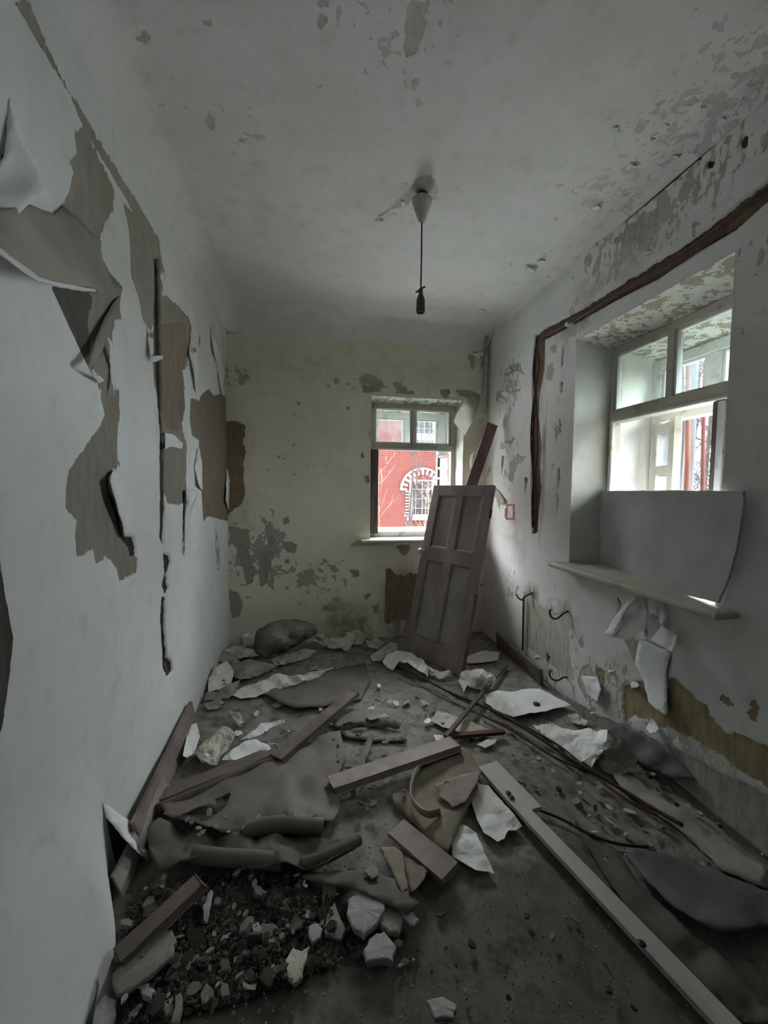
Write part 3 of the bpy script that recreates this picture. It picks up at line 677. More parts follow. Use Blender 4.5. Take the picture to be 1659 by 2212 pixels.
# ------------------------------------------------------------------ fixed things on the right wall
def wire_px(px, off, side='R', n=5):
    ax, pl, s = {'R': (0, XR, -1), 'L': (0, XL, 1)}[side]
    return spline([on(a, b, ax, pl+s*off) for a, b in px], n)
tube('cable', wire_px([(1150, 1140), (1149, 1080), (1152, 1030), (1147, 960), (1149, 900), (1155, 850), (1152, 800), (1157, 760), (1160, 735), (1172, 722), (1250, 684), (1330, 638), (1420, 588), (1500, 534), (1580, 476), (1659, 415), (1900, 258)], .004), .0062, M['cable'], wall_right, 6)
tube('cable', wire_px([(1157, 1140), (1158, 1080), (1156, 1030), (1161, 960), (1160, 910), (1157, 850), (1164, 790), (1160, 750), (1166, 730), (1180, 722), (1250, 688), (1330, 634), (1420, 581), (1500, 527), (1580, 468), (1659, 404), (1900, 246)], .006), .0062, M['rust'], wall_right, 6)
lathe('wall_hole', [(.012, -.003), (.016, 0), (.012, .003)], M['black'], wall_right, 10, on(1154, 1151, 0, XR-.004))
for pts in ([(1150, 1280), (1132, 1290), (1128, 1296), (1120, 1292), (1115, 1284)], [(1228, 1320), (1216, 1326), (1203, 1336), (1192, 1334), (1187, 1322), (1190, 1317)], [(1226, 1464), (1218, 1463), (1204, 1470), (1192, 1466), (1187, 1456), (1190, 1448)]):
    P = []
    for i, (a, b) in enumerate(pts): P.append(on(a, b, 0, XR-.004-.10*min(1, i/(len(pts)-1)*1.3)))
    tube('radiator_hook', spline(P, 5), .007, M['rust'], wall_right, 7)
tube('old_pipe', [on(1131, 1292, 0, XR-.02), on(1130, 1340, 0, XR-.02), on(1129, 1405, 0, XR-.02)], .008, M['rust'], wall_right, 7)
# red outline of a missing box
def mark(nm, pts, m, side='R', off=.002, parent=None):
    ax, pl, s = {'R': (0, XR, -1), 'B': (1, YB, -1)}[side]
    P = [on(a, b, ax, pl+s*off) for a, b in pts]; c = sum((p for p in P), Vector())/len(P)
    d = Vector((0, 0, 0)); d[ax] = s*.0015
    k = len(P); V = P+[p-d*2 for p in P]
    return put(nm, V, [tuple(range(k)), tuple(range(2*k-1, k-1, -1))]+[(i, i+k, (i+1) % k+k, (i+1) % k) for i in range(k)], m, parent)
for q in ([(1094, 1089), (1111, 1089), (1111, 1092.5), (1094, 1093)], [(1094, 1119), (1111, 1119), (1110, 1122.5), (1094, 1123)], [(1093.5, 1089), (1096.5, 1089), (1095.5, 1123), (1092.5, 1123)], [(1108, 1091), (1111.5, 1091), (1111, 1121), (1107.5, 1121)], [(1111, 1105), (1113.5, 1105.5), (1112.5, 1111), (1110.5, 1110)], [(1090.5, 1098), (1092, 1098), (1092, 1119), (1090, 1118)]):
    mark('red_paint_line', q, M['redpaint'], parent=wall_right, off=.006)

# peeling wallpaper tongues: they hang on their wall and move with it
def tongue(parent, side, pts, m='wallpaper', **kw):
    return sheet('wallpaper_flap', pts, M[m], base=(side, 0.), parent=parent, **kw)
# left wall: the big folded-down tongue, its grey back to the room
tongue(wall_left, 'L', [(-140, 450, .012), (0, 455, .05), (60, 440, .03), (118, 462, .012), (136, 445, .008), (170, 470, .008), (215, 520, .01), (222, 560, .015), (245, 603, .03), (265, 620, .055), (262, 634, .07), (245, 636, .075), (200, 622, .085), (140, 614, .09), (85, 600, .095), (50, 575, .09), (0, 540, .09), (-140, 512, .014)], 'paper_grey', seed=1, wav=.006, wfreq=6, thick=.0015)
tongue(wall_left, 'L', [(-140, 512, .016), (0, 535, .092), (50, 572, .096), (85, 598, .1), (140, 612, .094), (205, 624, .088), (208, 630, .09), (140, 622, .098), (80, 607, .104), (40, 580, .1), (0, 550, .1), (-140, 525, .016)], 'wallpaper', seed=2, thick=.0015, wav=.002)
tongue(wall_left, 'L', [(20, 212, .004), (45, 290, .02), (75, 345, .03), (112, 418, .05), (75, 430, .055), (35, 470, .04), (-60, 470, .012), (-20, 380, .012), (8, 340, .02), (14, 300, .012)], 'wallpaper', seed=3, thick=.0015)
tongue(wall_left, 'L', [(258, 640, .005), (262, 690, .005), (246, 690, .012), (232, 735, .02), (215, 770, .03), (196, 800, .05), (190, 790, .05), (205, 740, .025), (225, 690, .012), (245, 655, .006)], 'paper_grey', seed=4, thick=.0015)
tongue(wall_left, 'L', [(190, 787, .052), (200, 800, .05), (216, 812, .03), (226, 822, .012), (215, 828, .012), (203, 815, .03)], 'wallpaper', seed=5, thick=.0015)
tongue(wall_left, 'L', [(244, 1018, .012), (262, 1020, .003), (275, 1060, .003), (283, 1110, .003), (287, 1150, .004), (270, 1160, .02), (262, 1120, .03), (250, 1080, .035), (240, 1050, .03), (236, 1038, .03)], 'wallpaper', seed=6, thick=.0015)
tongue(wall_left, 'L', [(356, 935, .006), (374, 938, .006), (396, 958, .006), (394, 970, .01), (370, 965, .012), (356, 970, .01)], 'wallpaper', seed=7)
tongue(wall_left, 'L', [(402, 1058, .008), (425, 1058, .035), (428, 1070, .04), (412, 1110, .02), (398, 1200, .004), (400, 1120, .004)], 'wallpaper', seed=8)
tongue(wall_left, 'L', [(352, 775, .01), (352, 768, .014), (342, 768, .012), (325, 770, .006), (322, 780, .006), (335, 782, .01)], 'wallpaper', seed=9)
for k, q in enumerate(['220 702 242 740 246 800 248 860 238 800 236 750', '412 700 430 790 424 860 418 800 408 760', '455 705 470 745 486 800 480 855 470 790 460 750', '320 730 330 700 332 760 325 780', '430 960 436 1000 438 1060 430 1050 420 1010', '490 1010 497 1040 495 1110 488 1080']):
    v = N(q); tongue(wall_left, 'L', [(v[i], v[i+1], .004+.02*((i//2) % 2)) for i in range(0, len(v), 2)], 'wallpaper', seed=20+k, thick=.0015)
# lower left: loose wallpaper skirt and its triangular corner
tongue(wall_left, 'L', [(222, 1733, .006), (300, 1786, .012), (312, 1806, .03), (330, 1866, .12), (318, 1858, .12), (285, 1830, .09), (250, 1790, .05), (230, 1765, .02)], 'wallpaper', seed=11, thick=.0015, wav=.002)
# right wall: curled papers under the sill
tongue(wall_right, 'R', [(1383, 1275, .01), (1398, 1320, .03), (1397, 1384, .11), (1350, 1382, .13), (1325, 1376, .13), (1308, 1370, .12), (1330, 1335, .10), (1362, 1298, .04)], 'paper_clean', seed=12, wav=.004, thick=.0015)
tongue(wall_right, 'R', [(1362, 1290, .05), (1372, 1292, .075), (1345, 1330, .13), (1322, 1378, .155), (1306, 1370, .15), (1330, 1330, .11)], 'paper_clean', seed=13, wav=.002, thick=.0015)
tongue(wall_right, 'R', [(1398, 1284, .004), (1412, 1280, .004), (1432, 1305, .02), (1450, 1345, .04), (1462, 1370, .07), (1462, 1372, .075), (1430, 1352, .09), (1412, 1325, .06), (1400, 1330, .03)], 'wallpaper', seed=14, thick=.0015)
tongue(wall_right, 'R', [(1430, 1352, .092), (1462, 1372, .08), (1459, 1390, .10), (1452, 1409, .125), (1430, 1398, .12), (1405, 1384, .10)], 'paper_clean', seed=15, thick=.0015)
tongue(wall_right, 'R', [(1382, 1380, .004), (1450, 1408, .004), (1440, 1450, .006), (1442, 1540, .035), (1436, 1546, .04), (1420, 1535, .03), (1400, 1515, .008), (1392, 1475, .004), (1372, 1430, .004)], 'wallpaper', seed=16, thick=.0015)
tongue(wall_right, 'R', [(1395, 1575, .03), (1408, 1552, .01), (1415, 1560, .012), (1424, 1578, .03), (1405, 1588, .05)], 'wallpaper', seed=17)
tongue(wall_right, 'R', [(1254, 1460, .005), (1290, 1462, .02), (1298, 1490, .035), (1290, 1520, .03), (1270, 1500, .01)], 'wallpaper', seed=18)
tongue(wall_right, 'R', [(1060, 1045, .004), (1078, 1060, .004), (1090, 1085, .03), (1080, 1090, .02), (1068, 1070, .01)], 'paper_dust', seed=19)
# paper strips by the far window
tongue(wall_back, 'B', [(1017, 856, .006), (1037, 860, .006), (1024, 905, .05), (1004, 940, .15), (992, 926, .17), (980, 911, .17), (988, 890, .11), (1003, 868, .03)], 'wax', seed=30, thick=.0012, wav=.003)
tongue(wall_back, 'B', [(1034, 905, .02), (1042, 906, .03), (1040, 945, .05), (1034, 960, .06), (1032, 935, .05)], 'wax', seed=31, thick=.0012)
tongue(wall_back, 'B', [(1034, 953, .07), (1042, 965, .08), (1040, 986, .1), (1034, 975, .09)], 'wax', seed=32, thick=.0012)
tongue(wall_back, 'B', [(1016, 985, .08), (1028, 968, .06), (1034, 965, .06), (1024, 985, .09), (1022, 1005, .12), (1030, 1018, .12), (1024, 1035, .14), (1012, 1047, .15), (1018, 1020, .13), (1014, 1000, .1)], 'wax', seed=33, thick=.0012)
tongue(wall_back, 'B', [(1062, 975, .06), (1070, 990, .08), (1064, 1010, .1), (1048, 1030, .12), (1045, 1028, .12), (1056, 1010, .1), (1060, 995, .08)], 'wax', seed=34, thick=.0012)
tongue(wall_back, 'B', [(968, 854, .004), (975, 848, .012), (990, 850, .02), (988, 858, .012), (975, 860, .004)], 'wallpaper', seed=35)
tongue(wall_back, 'B', [(1020, 765, .01), (1045, 758, .03), (1047, 768, .04), (1030, 775, .02)], 'wallpaper', seed=36)
tongue(wall_back, 'B', [(490, 800, .01), (508, 810, .03), (503, 835, .03), (494, 830, .01)], 'wallpaper', seed=37)
# loose flakes curling off ceiling and right wall
rf = random.Random(5)
for side, par, c in (('C', ceiling, [(1310, 505), (1345, 480), (1400, 440), (1450, 395), (1380, 410), (1500, 330), (1370, 360), (1560, 260), (1410, 300), (1440, 270), (1610, 210), (1250, 552), (1290, 450), (1140, 575), (1040, 675), (1145, 585), (1170, 565), (870, 440), (820, 475), (1520, 230), (1330, 280), (1460, 340)]),
                     ('R', wall_right, [(1400, 545), (1420, 500), (1320, 530), (1260, 700), (1230, 700), (1100, 800), (1090, 850), (1110, 835), (1080, 870), (1280, 1540), (1370, 1480), (1320, 1450), (1160, 1420)])):
    for (x, y) in c:
        s = rf.uniform(5, 13); a0 = rf.uniform(0, 6.3); n_ = rf.randint(4, 6)
        pts = [(x+math.cos(a0+k*6.283/n_)*s*rf.uniform(.6, 1.3), y+math.sin(a0+k*6.283/n_)*s*.6*rf.uniform(.6, 1.3), rf.choice((.002, .004, .02))) for k in range(n_)]
        sheet('paint_flake', pts, M['wallpaper'], base=(side, 0.), parent=par, step=5, seed=int(x+y), thick=.001, wav=.001)

# ------------------------------------------------------------------ board standing in the right niche
def planar_board(name, px, P0, P1, P2, th, m, seed=0):
    n_ = (Vector(P1)-Vector(P0)).cross(Vector(P2)-Vector(P0)).normalized(); rr = random.Random(seed); V = []
    if n_.dot(Vector((0, 0, EYE))-Vector(P0)) < 0: n_ = -n_
    out = []
    for i, p in enumerate(px):
        q = px[(i+1) % len(px)]; k = max(1, int(math.hypot(q[0]-p[0], q[1]-p[1])/12))
        out += [(p[0]+(q[0]-p[0])*t/k+(rr.uniform(-.7, .7) if t else 0), p[1]+(q[1]-p[1])*t/k+(rr.uniform(-.7, .7) if t else 0)) for t in range(k)]
    O = Vector((0, 0, EYE)); w_ = (Vector(P0)-O).dot(n_)
    for x, y in out: d = ray(x, y); V.append(O+d*(w_/d.dot(n_)))
    k = len(V); V += [v-n_*th for v in V]
    return put(name, V, [tuple(range(k)), tuple(range(k, 2*k))[::-1]]+[(i, i+k, (i+1) % k+k, (i+1) % k) for i in range(k)], m)
bd = planar_board('fibre_board', [(1292, 1061), (1450, 1059), (1604, 1061), (1606, 1085), (1598, 1140), (1590, 1185), (1572, 1250), (1550, 1302), (1470, 1282), (1390, 1253), (1300, 1222), (1291, 1198), (1285, 1180), (1292, 1165), (1288, 1140), (1287, 1100)], (2.03, 2.47, 1.0), (1.79, 1.47, 1.0), (2.02, 2.47, 1.5), .012, M['board'])
tag(bd, 'large grey fibre board standing on the sill and covering the lower right window', 'board')

# ------------------------------------------------------------------ the leaning door and the plank behind it
dB1 = Vector((.855, 3.57, .0)); dB2 = Vector((1.185, 2.952, .0)); dT1 = Vector((1.227, 3.78, 1.517)); dT2 = Vector((1.472, 3.1, 1.553))
ex = (dB2-dB1); DW = ex.length; ex.normalize()
ey = ((dT1+dT2)/2-(dB1+dB2)/2); ey -= ex*ey.dot(ex); DH = ey.length; ey.normalize(); ez = ex.cross(ey)   # ez points at the room side
if ez.y > 0: ez = -ez
doorM = Matrix((( ex.x, ey.x, ez.x, dB1.x), (ex.y, ey.y, ez.y, dB1.y), (ex.z, ey.z, ez.z, dB1.z+.012), (0, 0, 0, 1)))
door = empty('panelled_door', dB1, 'tall brown panelled door off its hinges, leaning by the far window', 'door')
def dbox(nm, x0, x1, y0, y1, z0, z1, m, par=None, bev=.004):
    o = box(nm, (x0, y0, z0), (x1, y1, z1), m, None, bev, Matrix.Translation(-Vector(dB1)) @ doorM)
    o.parent = par or door; return o
stw, t_ = .095, .035
mid0, mid1 = .86, .99
dbox('stile', 0, stw, 0, DH, -t_, 0, 'door'); dbox('stile', DW-stw, DW, 0, DH, -t_, 0, 'door')
dbox('muntin', DW/2-.045, DW/2+.045, .17, DH-.1, -t_, 0, 'door')
for a, b in ((0, .17), (mid0, mid1), (DH-.1, DH)): dbox('rail', stw, DW-stw, a, b, -t_, -.0005, 'door')
for x0, x1 in ((stw, DW/2-.045), (DW/2+.045, DW-stw)):
    for y0, y1 in ((.17, mid0), (mid1, DH-.1)):
        p = dbox('panel', x0-.002, x1+.002, y0-.002, y1+.002, -.026, -.017, 'door_panel', None, 0)
        for bx_ in ((x0, x0+.012, y0, y1), (x1-.012, x1, y0, y1), (x0+.012, x1-.012, y0, y0+.012), (x0+.012, x1-.012, y1-.012, y1)):
            hi_ = bx_[0] > x0+.05 or bx_[3]-bx_[2] < .02 and bx_[2] < y0+.01
            dbox('moulding', bx_[0], bx_[1], bx_[2], bx_[3], -.017, -.006, 'bead' if (hi_ and y0 > .5) else 'door', p, .003)  # right and lower mouldings of upper panels paler: highlight painted on
dbox('bare_edge', DW, DW+.004, .02, DH*.42, -t_, -.001, 'door_raw', None, .001)['label'] = 'bare orange-brown lower edge'
kc = Vector((.035, .93, 0))
kb = dbox('knob_plate', kc.x-.018, kc.x+.018, kc.y-.06, kc.y+.05, 0, .004, 'door')
def dlathe(nm, prof, m, par):
    V = []; F = []; sg = 16
    for r, z in prof:
        for k in range(sg):
            g = 6.28318*k/sg; V.append((doorM @ Vector((kc.x+r*math.cos(g), kc.y+r*math.sin(g), z)))-dB1)
    for i in range(len(prof)-1):
        for k in range(sg): F.append((i*sg+k, i*sg+(k+1) % sg, (i+1)*sg+(k+1) % sg, (i+1)*sg+k))
    F.append(tuple((len(prof)-1)*sg+k for k in range(sg)))
    return put(nm, V, F, m, par, True)
dlathe('knob', [(.009, 0), (.009, .025), (.02, .032), (.026, .045), (.024, .056), (.012, .064), (.004, .065)], M['chrome'], door)['label'] = 'round chrome knob'
dbox('hinge', DW-.001, DW+.006, 1.3, 1.37, -.03, -.006, 'rust', None, .001)

def beam(name, p, q, wd, th, m, up=Vector((0, 0, 1)), roll=0, cuts=10, warp=.004, seed=0, parent=None, notch=None):
    p, q = Vector(p), Vector(q); a = (q-p); L = a.length; a.normalize(); b = a.cross(up).normalized(); c = b.cross(a)
    if roll: R_ = Matrix.Rotation(roll, 3, a); b = R_ @ b; c = R_ @ c
    bm = bmesh.new(); bmesh.ops.create_cube(bm, size=1)
    bmesh.ops.bisect_plane
    for v in bm.verts: v.co = Vector((v.co.x+.5, v.co.y, v.co.z))
    for k in range(1, cuts):
        bmesh.ops.bisect_plane(bm, geom=bm.verts[:]+bm.edges[:]+bm.faces[:], plane_co=(k/cuts, 0, 0), plane_no=(1, 0, 0))
    for v in bm.verts:
        x, y, z = v.co
        e = mnoise.noise(Vector((x*3+seed, y*2, z*2)))*warp
        yy = y*wd+e+(mnoise.noise(Vector((x*9+seed*2, y, 3)))*warp*.6)
        xx = x*L+(mnoise.noise(Vector((y*4, z*5, seed)))*.02 if x in (0, 1) else 0)
        v.co = p+a*xx+b*yy+c*(z*th+e*.6)
    ed = [e for e in bm.edges if len(e.link_faces) == 2 and e.calc_face_angle(0) > .8]
    bmesh.ops.bevel(bm, geom=ed, offset=min(th, wd)*.08, segments=1, affect='EDGES')
    return frombm(name, bm, m, parent)
pt = on(1061, 917, 0, 1.735)
o = beam('leaning_plank', (1.06, 3.78, .01), (pt.x, pt.y-.03, pt.z), .10, .025, 'brown_plank', up=Vector((-.3, -1, 0)), warp=.003, seed=2)
tag(o, 'long maroon plank leaning in the corner behind the brown door', 'plank')

# ------------------------------------------------------------------ planks and sticks on the floor
def floor_beam(name, label, a, b, wd, th, m, ha=0., hb=0., **kw):
    p, q = fl(*a, ha+th/2), fl(*b, hb+th/2); cat = kw.pop('cat', 'plank')
    return tag(beam(name, p, q, wd, th, m, **kw), label, cat)
# pale lath with a wide head
lath = bmesh.new()
A, B_ = fl(1052, 1650, .05), fl(1604, 2212, .03)
ax_ = (B_-A).normalized(); L_ = (fl(1700, 2310, .03)-A).length; sd = ax_.cross(Vector((0, 0, 1))).normalized()
hd = (fl(1148, 1746, .05)-A).dot(ax_)
prof = [(0, -.062), (hd*.5, -.060), (hd+.005, -.056), (hd, .0), (hd+.01, .002), (L_*.3, .002), (L_*.6, .0), (L_, .002), (L_, .072), (L_*.6, .07), (L_*.3, .068), (hd+.02, .066), (hd*.5, .064), (0, .058)]
prof = [(x, -y if False else y) for x, y in prof]
V = []
for z in (0, .02):
    for x, y in prof: V.append(A+ax_*x-sd*(-y+.0)*1.0*(-1)*(-1)+Vector((0, 0, z-.02)))
k = len(prof)
lathF = [tuple(range(k))[::-1], tuple(range(k, 2*k))]+[(i, (i+1) % k, (i+1) % k+k, i+k) for i in range(k)]
lo_ = put('pale_lath', V, lathF, M['grey_wood'])
tag(lo_, 'long pale wooden lath with a wide head, lying across the floor at right', 'plank')
for (px, py) in ((1098, 1712), (1105, 1722), (1386, 2038)):
    p = fl(px, py, .052); lathe('nail_hole', [(.012, -.002), (.014, .0), (.006, .001)], M['black'], lo_, 8, p)
floor_beam('faded_plank', 'thick faded brown plank lying at the middle of the floor', (716, 1697), (984, 1607), .085, .04, 'plank', .03, .05, seed=3)
floor_beam('dark_plank', 'dark narrow plank pointing from the white paper towards the door', (596, 1640), (765, 1497), .075, .03, 'plank_dark', .03, .05, seed=4)
floor_beam('dark_plank', 'dark plank by the left wall, in line under the white torn paper', (345, 1725), (600, 1622), .07, .035, 'plank_dark', .02, .02, seed=5)
floor_beam('thin_stick', 'thin dark stick crossing under the cables in front of the door', (962, 1592), (1092, 1437), .022, .018, 'plank_dark', .05, .015, seed=6, cat='stick')
floor_beam('red_stick', 'short brick-red stick beside the end of the thin dark stick', (970, 1590), (1087, 1581), .03, .02, 'red_wood', .012, .012, seed=7, cat='stick')
floor_beam('reddish_plank', 'short wide reddish brown plank below the mossy cardboard', (857, 1789), (975, 1888), .10, .018, 'plank_red', .02, .03, seed=8)
floor_beam('thin_stick', 'thin mossy stick upright among rubble left of the faded plank', (778, 1660), (803, 1590), .03, .012, 'card', .01, .03, seed=9, cat='stick')
floor_beam('thin_stick', 'short grey slat at the foot of the dark narrow plank', (795, 1553), (838, 1546), .045, .012, 'paper_dust', .02, .02, seed=10, cat='stick')
o = beam('skirting_board', (-.70, 1.72, .075), (-.725, 2.62, .10), .13, .018, 'plank_red', up=Vector((1, 0, .15)), seed=11, warp=.006)
tag(o, 'loose grey-brown skirting board tilted against the left wall', 'board')
o = beam('skirting_board', (-.69, 1.52, .05), (-.70, 2.05, .07), .09, .014, 'paper_dust', up=Vector((1, 0, .3)), seed=12, warp=.008)
tag(o, 'broken shorter skirting piece in front of the long tilted one', 'board')
o = beam('skirting_board', (1.765, 2.75, .06), (1.77, 3.5, .075), .13, .02, 'plank_dark', up=Vector((1, 0, .15)), seed=13)
tag(o, 'dark skirting board on the floor in the far right corner', 'board')
floor_beam('dark_plank', 'dark plank along the foot of the right wall', (1395, 1640), (1700, 1880), .05, .03, 'plank_dark', .005, .005, seed=14)
floor_beam('dark_plank', 'dark batten in the left foreground beside the loose wallpaper', (262, 2068), (435, 1905), .05, .04, 'plank_dark', .04, .05, seed=15)

# cables
def cable(name, label, px, h, r, m, seed):
    rr = random.Random(seed); P = [fl(a, b, h+rr.uniform(-.003, .012)) for a, b in px]
    return tag(tube(name, spline(P, 6), r, M[m], None, 7), label, 'cable')
cable('old_cable', 'dark cable from the crumpled white paper across to the right foreground', [(858, 1436), (900, 1457), (960, 1490), (1020, 1516), (1075, 1540), (1140, 1578), (1200, 1617), (1268, 1660), (1330, 1697), (1400, 1740), (1475, 1783)], .03, .009, 'cable', 1)
cable('old_cable', 'second dark cable twisting close beside the longer one', [(850, 1447), (890, 1462), (940, 1478), (1000, 1513), (1060, 1531), (1130, 1567), (1210, 1613), (1280, 1672), (1350, 1725), (1420, 1762)], .026, .007, 'rust', 2)
cable('old_cable', 'thin wire end branching off below the two long cables', [(1040, 1545), (1100, 1575), (1150, 1606), (1200, 1637), (1270, 1668)], .012, .006, 'cable', 3)
cable('old_cable', 'thin dark wire running right from the head of the pale lath', [(1150, 1745), (1210, 1768), (1270, 1800), (1330, 1822), (1400, 1830)], .012, .006, 'cord', 4)

# ------------------------------------------------------------------ linoleum, cardboard and paper on the floor
ds = dsheet
lin = ds('linoleum_sheet', 'large buckled brown linoleum sheet on the left half of the floor', 'linoleum', [(345, 1738, .07), (420, 1712, .06), (500, 1680, .05), (600, 1643, .03), (690, 1592, .02), (735, 1578, .02), (748, 1630, .015), (725, 1690, .02), (735, 1735, .03), (720, 1772, .05), (690, 1768, .085), (620, 1768, .09), (550, 1790, .07), (480, 1796, .06), (400, 1772, .075), (360, 1760, .08)], M['lino'], thick=.004, wav=.022, wfreq=4.5, crease='soft', step=11, inner=[(560, 1710, .035), (450, 1740, .055), (640, 1690, .03), (610, 1750, .06)], seed=1)
def roll_px(name, pts, r, m, parent=None):
    return tube(name, spline([fl(a, b, h) for a, b, h in pts], 6), r, M[m], parent, 10)
roll_px('rolled_edge', [(530, 1797, .05), (570, 1785, .065), (620, 1780, .07), (660, 1783, .065), (698, 1786, .055)], .034, 'lino', lin)
roll_px('rolled_edge', [(340, 1748, .05), (400, 1722, .05), (470, 1692, .045), (530, 1665, .04), (600, 1640, .03)], .024, 'lino_dark', lin)
lin2 = ds('linoleum_sheet', 'dark folded linoleum in front of the large brown sheet', 'linoleum', [(318, 1790, .10), (345, 1776, .07), (400, 1790, .03), (480, 1810, .03), (560, 1800, .03), (640, 1800, .035), (705, 1812, .04), (770, 1805, .05), (755, 1835, .06), (700, 1860, .07), (650, 1876, .05), (590, 1872, .07), (520, 1872, .06), (440, 1858, .06), (380, 1870, .05), (345, 1880, .05), (325, 1850, .08)], M['lino_dark'], thick=.004, wav=.03, wfreq=6, crease='soft', step=10, inner=[(470, 1830, .02), (540, 1850, .07), (600, 1850, .075), (400, 1840, .05), (660, 1830, .02)], seed=2)
roll_px('rolled_edge', [(420, 1845, .05), (480, 1852, .06), (550, 1856, .06), (610, 1862, .05)], .03, 'lino', lin2)
roll_px('rolled_edge', [(650, 1868, .04), (700, 1852, .05), (740, 1832, .05), (775, 1812, .04)], .024, 'lino_dark', lin2)
ds('linoleum_sheet', 'flat dark linoleum strip behind the white plaster lumps', 'linoleum', [(640, 1882, .02), (720, 1880, .03), (800, 1880, .025), (870, 1905, .03), (905, 1950, .05), (880, 1968, .06), (820, 1945, .055), (740, 1915, .05), (660, 1900, .03)], M['lino_dark'], thick=.004, wav=.01, seed=3)
ds('linoleum_sheet', 'curled grey-brown linoleum tongue near the left wall', 'linoleum', [(380, 1762, .09), (450, 1735, .10), (500, 1712, .09), (492, 1735, .06), (455, 1765, .05), (410, 1778, .06)], M['lino'], thick=.004, wav=.008, seed=4)
ds('linoleum_sheet', 'plain brown linoleum piece between rug heap and dark plank', 'linoleum', [(560, 1490, .012), (640, 1478, .02), (700, 1450, .03), (790, 1432, .012), (800, 1470, .008), (780, 1510, .006), (700, 1525, .012), (640, 1530, .03), (590, 1508, .03)], M['lino'], thick=.004, wav=.006, seed=5)
ds('linoleum_sheet', 'brown linoleum scrap right of the dark narrow plank', 'linoleum', [(720, 1560, .02), (760, 1535, .03), (830, 1530, .012), (870, 1545, .01), (880, 1600, .008), (800, 1600, .006), (745, 1590, .01)], M['lino'], thick=.004, wav=.008, seed=6)
ds('linoleum_sheet', 'curved dark linoleum edge behind the faded plank', 'linoleum', [(720, 1566, .03), (780, 1557, .05), (830, 1550, .05), (868, 1560, .045), (862, 1572, .03), (800, 1570, .02), (740, 1575, .02)], M['lino_dark'], thick=.004, wav=.01, seed=7)
ds('linoleum_sheet', 'big dark grey linoleum slab lifted at its edge in the right foreground', 'linoleum', [(1352, 1845, .035), (1385, 1832, .03), (1450, 1850, .02), (1550, 1880, .02), (1680, 1935, .02), (1680, 1990, .05), (1600, 2008, .07), (1545, 2010, .075), (1460, 1960, .07), (1400, 1905, .06)], M['lino_grey'], thick=.006, wav=.006, step=18, seed=8)
ds('linoleum_sheet', 'broken floor covering under the pale lath in the right foreground', 'linoleum', [(1250, 1790, .012), (1330, 1830, .012), (1380, 1910, .02), (1480, 2000, .03), (1600, 2110, .03), (1680, 2212, .03), (1600, 2212, .012), (1480, 2090, .01), (1370, 1980, .01), (1300, 1880, .008)], M['lino_dark'], thick=.006, wav=.016, step=18, seed=9)
ds('linoleum_sheet', 'brown floor covering strip beside the foot of the right wall', 'linoleum', [(1290, 1625, .015), (1340, 1660, .015), (1460, 1745, .02), (1600, 1840, .02), (1659, 1880, .02), (1659, 1920, .012), (1560, 1880, .008), (1480, 1800, .008), (1350, 1710, .008)], M['paper_dust'], thick=.004, wav=.012, step=16, seed=10)
card = ds('cardboard_sheet', 'mossy brown cardboard triangle at the middle of the floor', 'cardboard', [(985, 1612, .04), (1012, 1620, .03), (1040, 1668, .05), (1030, 1705, .05), (1005, 1760, .04), (968, 1838, .05), (950, 1830, .04), (905, 1790, .012), (850, 1735, .012), (845, 1710, .01), (890, 1690, .01), (905, 1650, .015)], M['card'], thick=.003, wav=.01, step=14, seed=11)
st_ = spline([fl(a, b, h) for a, b, h in ((915, 1640, .03), (893, 1680, .05), (887, 1715, .06), (900, 1745, .06), (925, 1760, .055), (950, 1755, .05))], 6)
V = []; F = []
for i, p in enumerate(st_): V += [p+Vector((0, 0, .022)), p+Vector((.01, .006, -.02)), p+Vector((.004, .004, -.021)), p+Vector((-.005, -.003, .021))]
for i in range(len(st_)-1):
    for k in range(4): F.append((i*4+k, i*4+(k+1) % 4, i*4+4+(k+1) % 4, i*4+4+k))
tag(put('curled_strip', V, F, M['plank'], None, True), 'curled thin strip standing on the mossy cardboard', 'strip')
ds('cardboard_sheet', 'small reddish cardboard scrap right of the curled strip', 'cardboard', [(940, 1695, .06), (1000, 1672, .07), (1038, 1665, .07), (1032, 1690, .075), (1005, 1735, .06), (980, 1745, .05), (950, 1720, .05)], M['plank_red'], thick=.002, wav=.004, seed=12)
ds('cardboard_sheet', 'greyish cardboard scrap left of the reddish plank', 'cardboard', [(820, 1830, .03), (850, 1828, .03), (868, 1840, .03), (885, 1920, .04), (868, 1930, .04), (850, 1890, .03)], M['card'], thick=.003, wav=.006, seed=13)
ds('cardboard_sheet', 'brown cardboard flap below the reddish plank', 'cardboard', [(868, 1838, .02), (905, 1860, .03), (922, 1880, .05), (915, 1900, .06), (895, 1925, .06), (884, 1930, .05)], M['plank_dark'], thick=.003, wav=.006, seed=14)
pp = M['paper']; pw = M['paper_clean']; pc = M['paper_cream']; pd = M['paper_dust']
ds('torn_paper', 'flat white torn wallpaper in front of the dark plank at left', 'paper', [(478, 1640, .03), (500, 1620, .05), (530, 1600, .06), (555, 1597, .06), (580, 1610, .06), (600, 1630, .05), (602, 1645, .03), (575, 1645, .035), (552, 1655, .04), (530, 1650, .05), (505, 1642, .05)], pw, seed=21, wav=.008)
ds('torn_paper', 'thin bluish white torn strip pointing right, behind the flat white paper', 'paper', [(520, 1598, .04), (550, 1578, .05), (562, 1563, .06), (585, 1562, .05), (612, 1554, .06), (616, 1559, .05), (590, 1570, .04), (560, 1588, .04)], pw, seed=22, wav=.01)
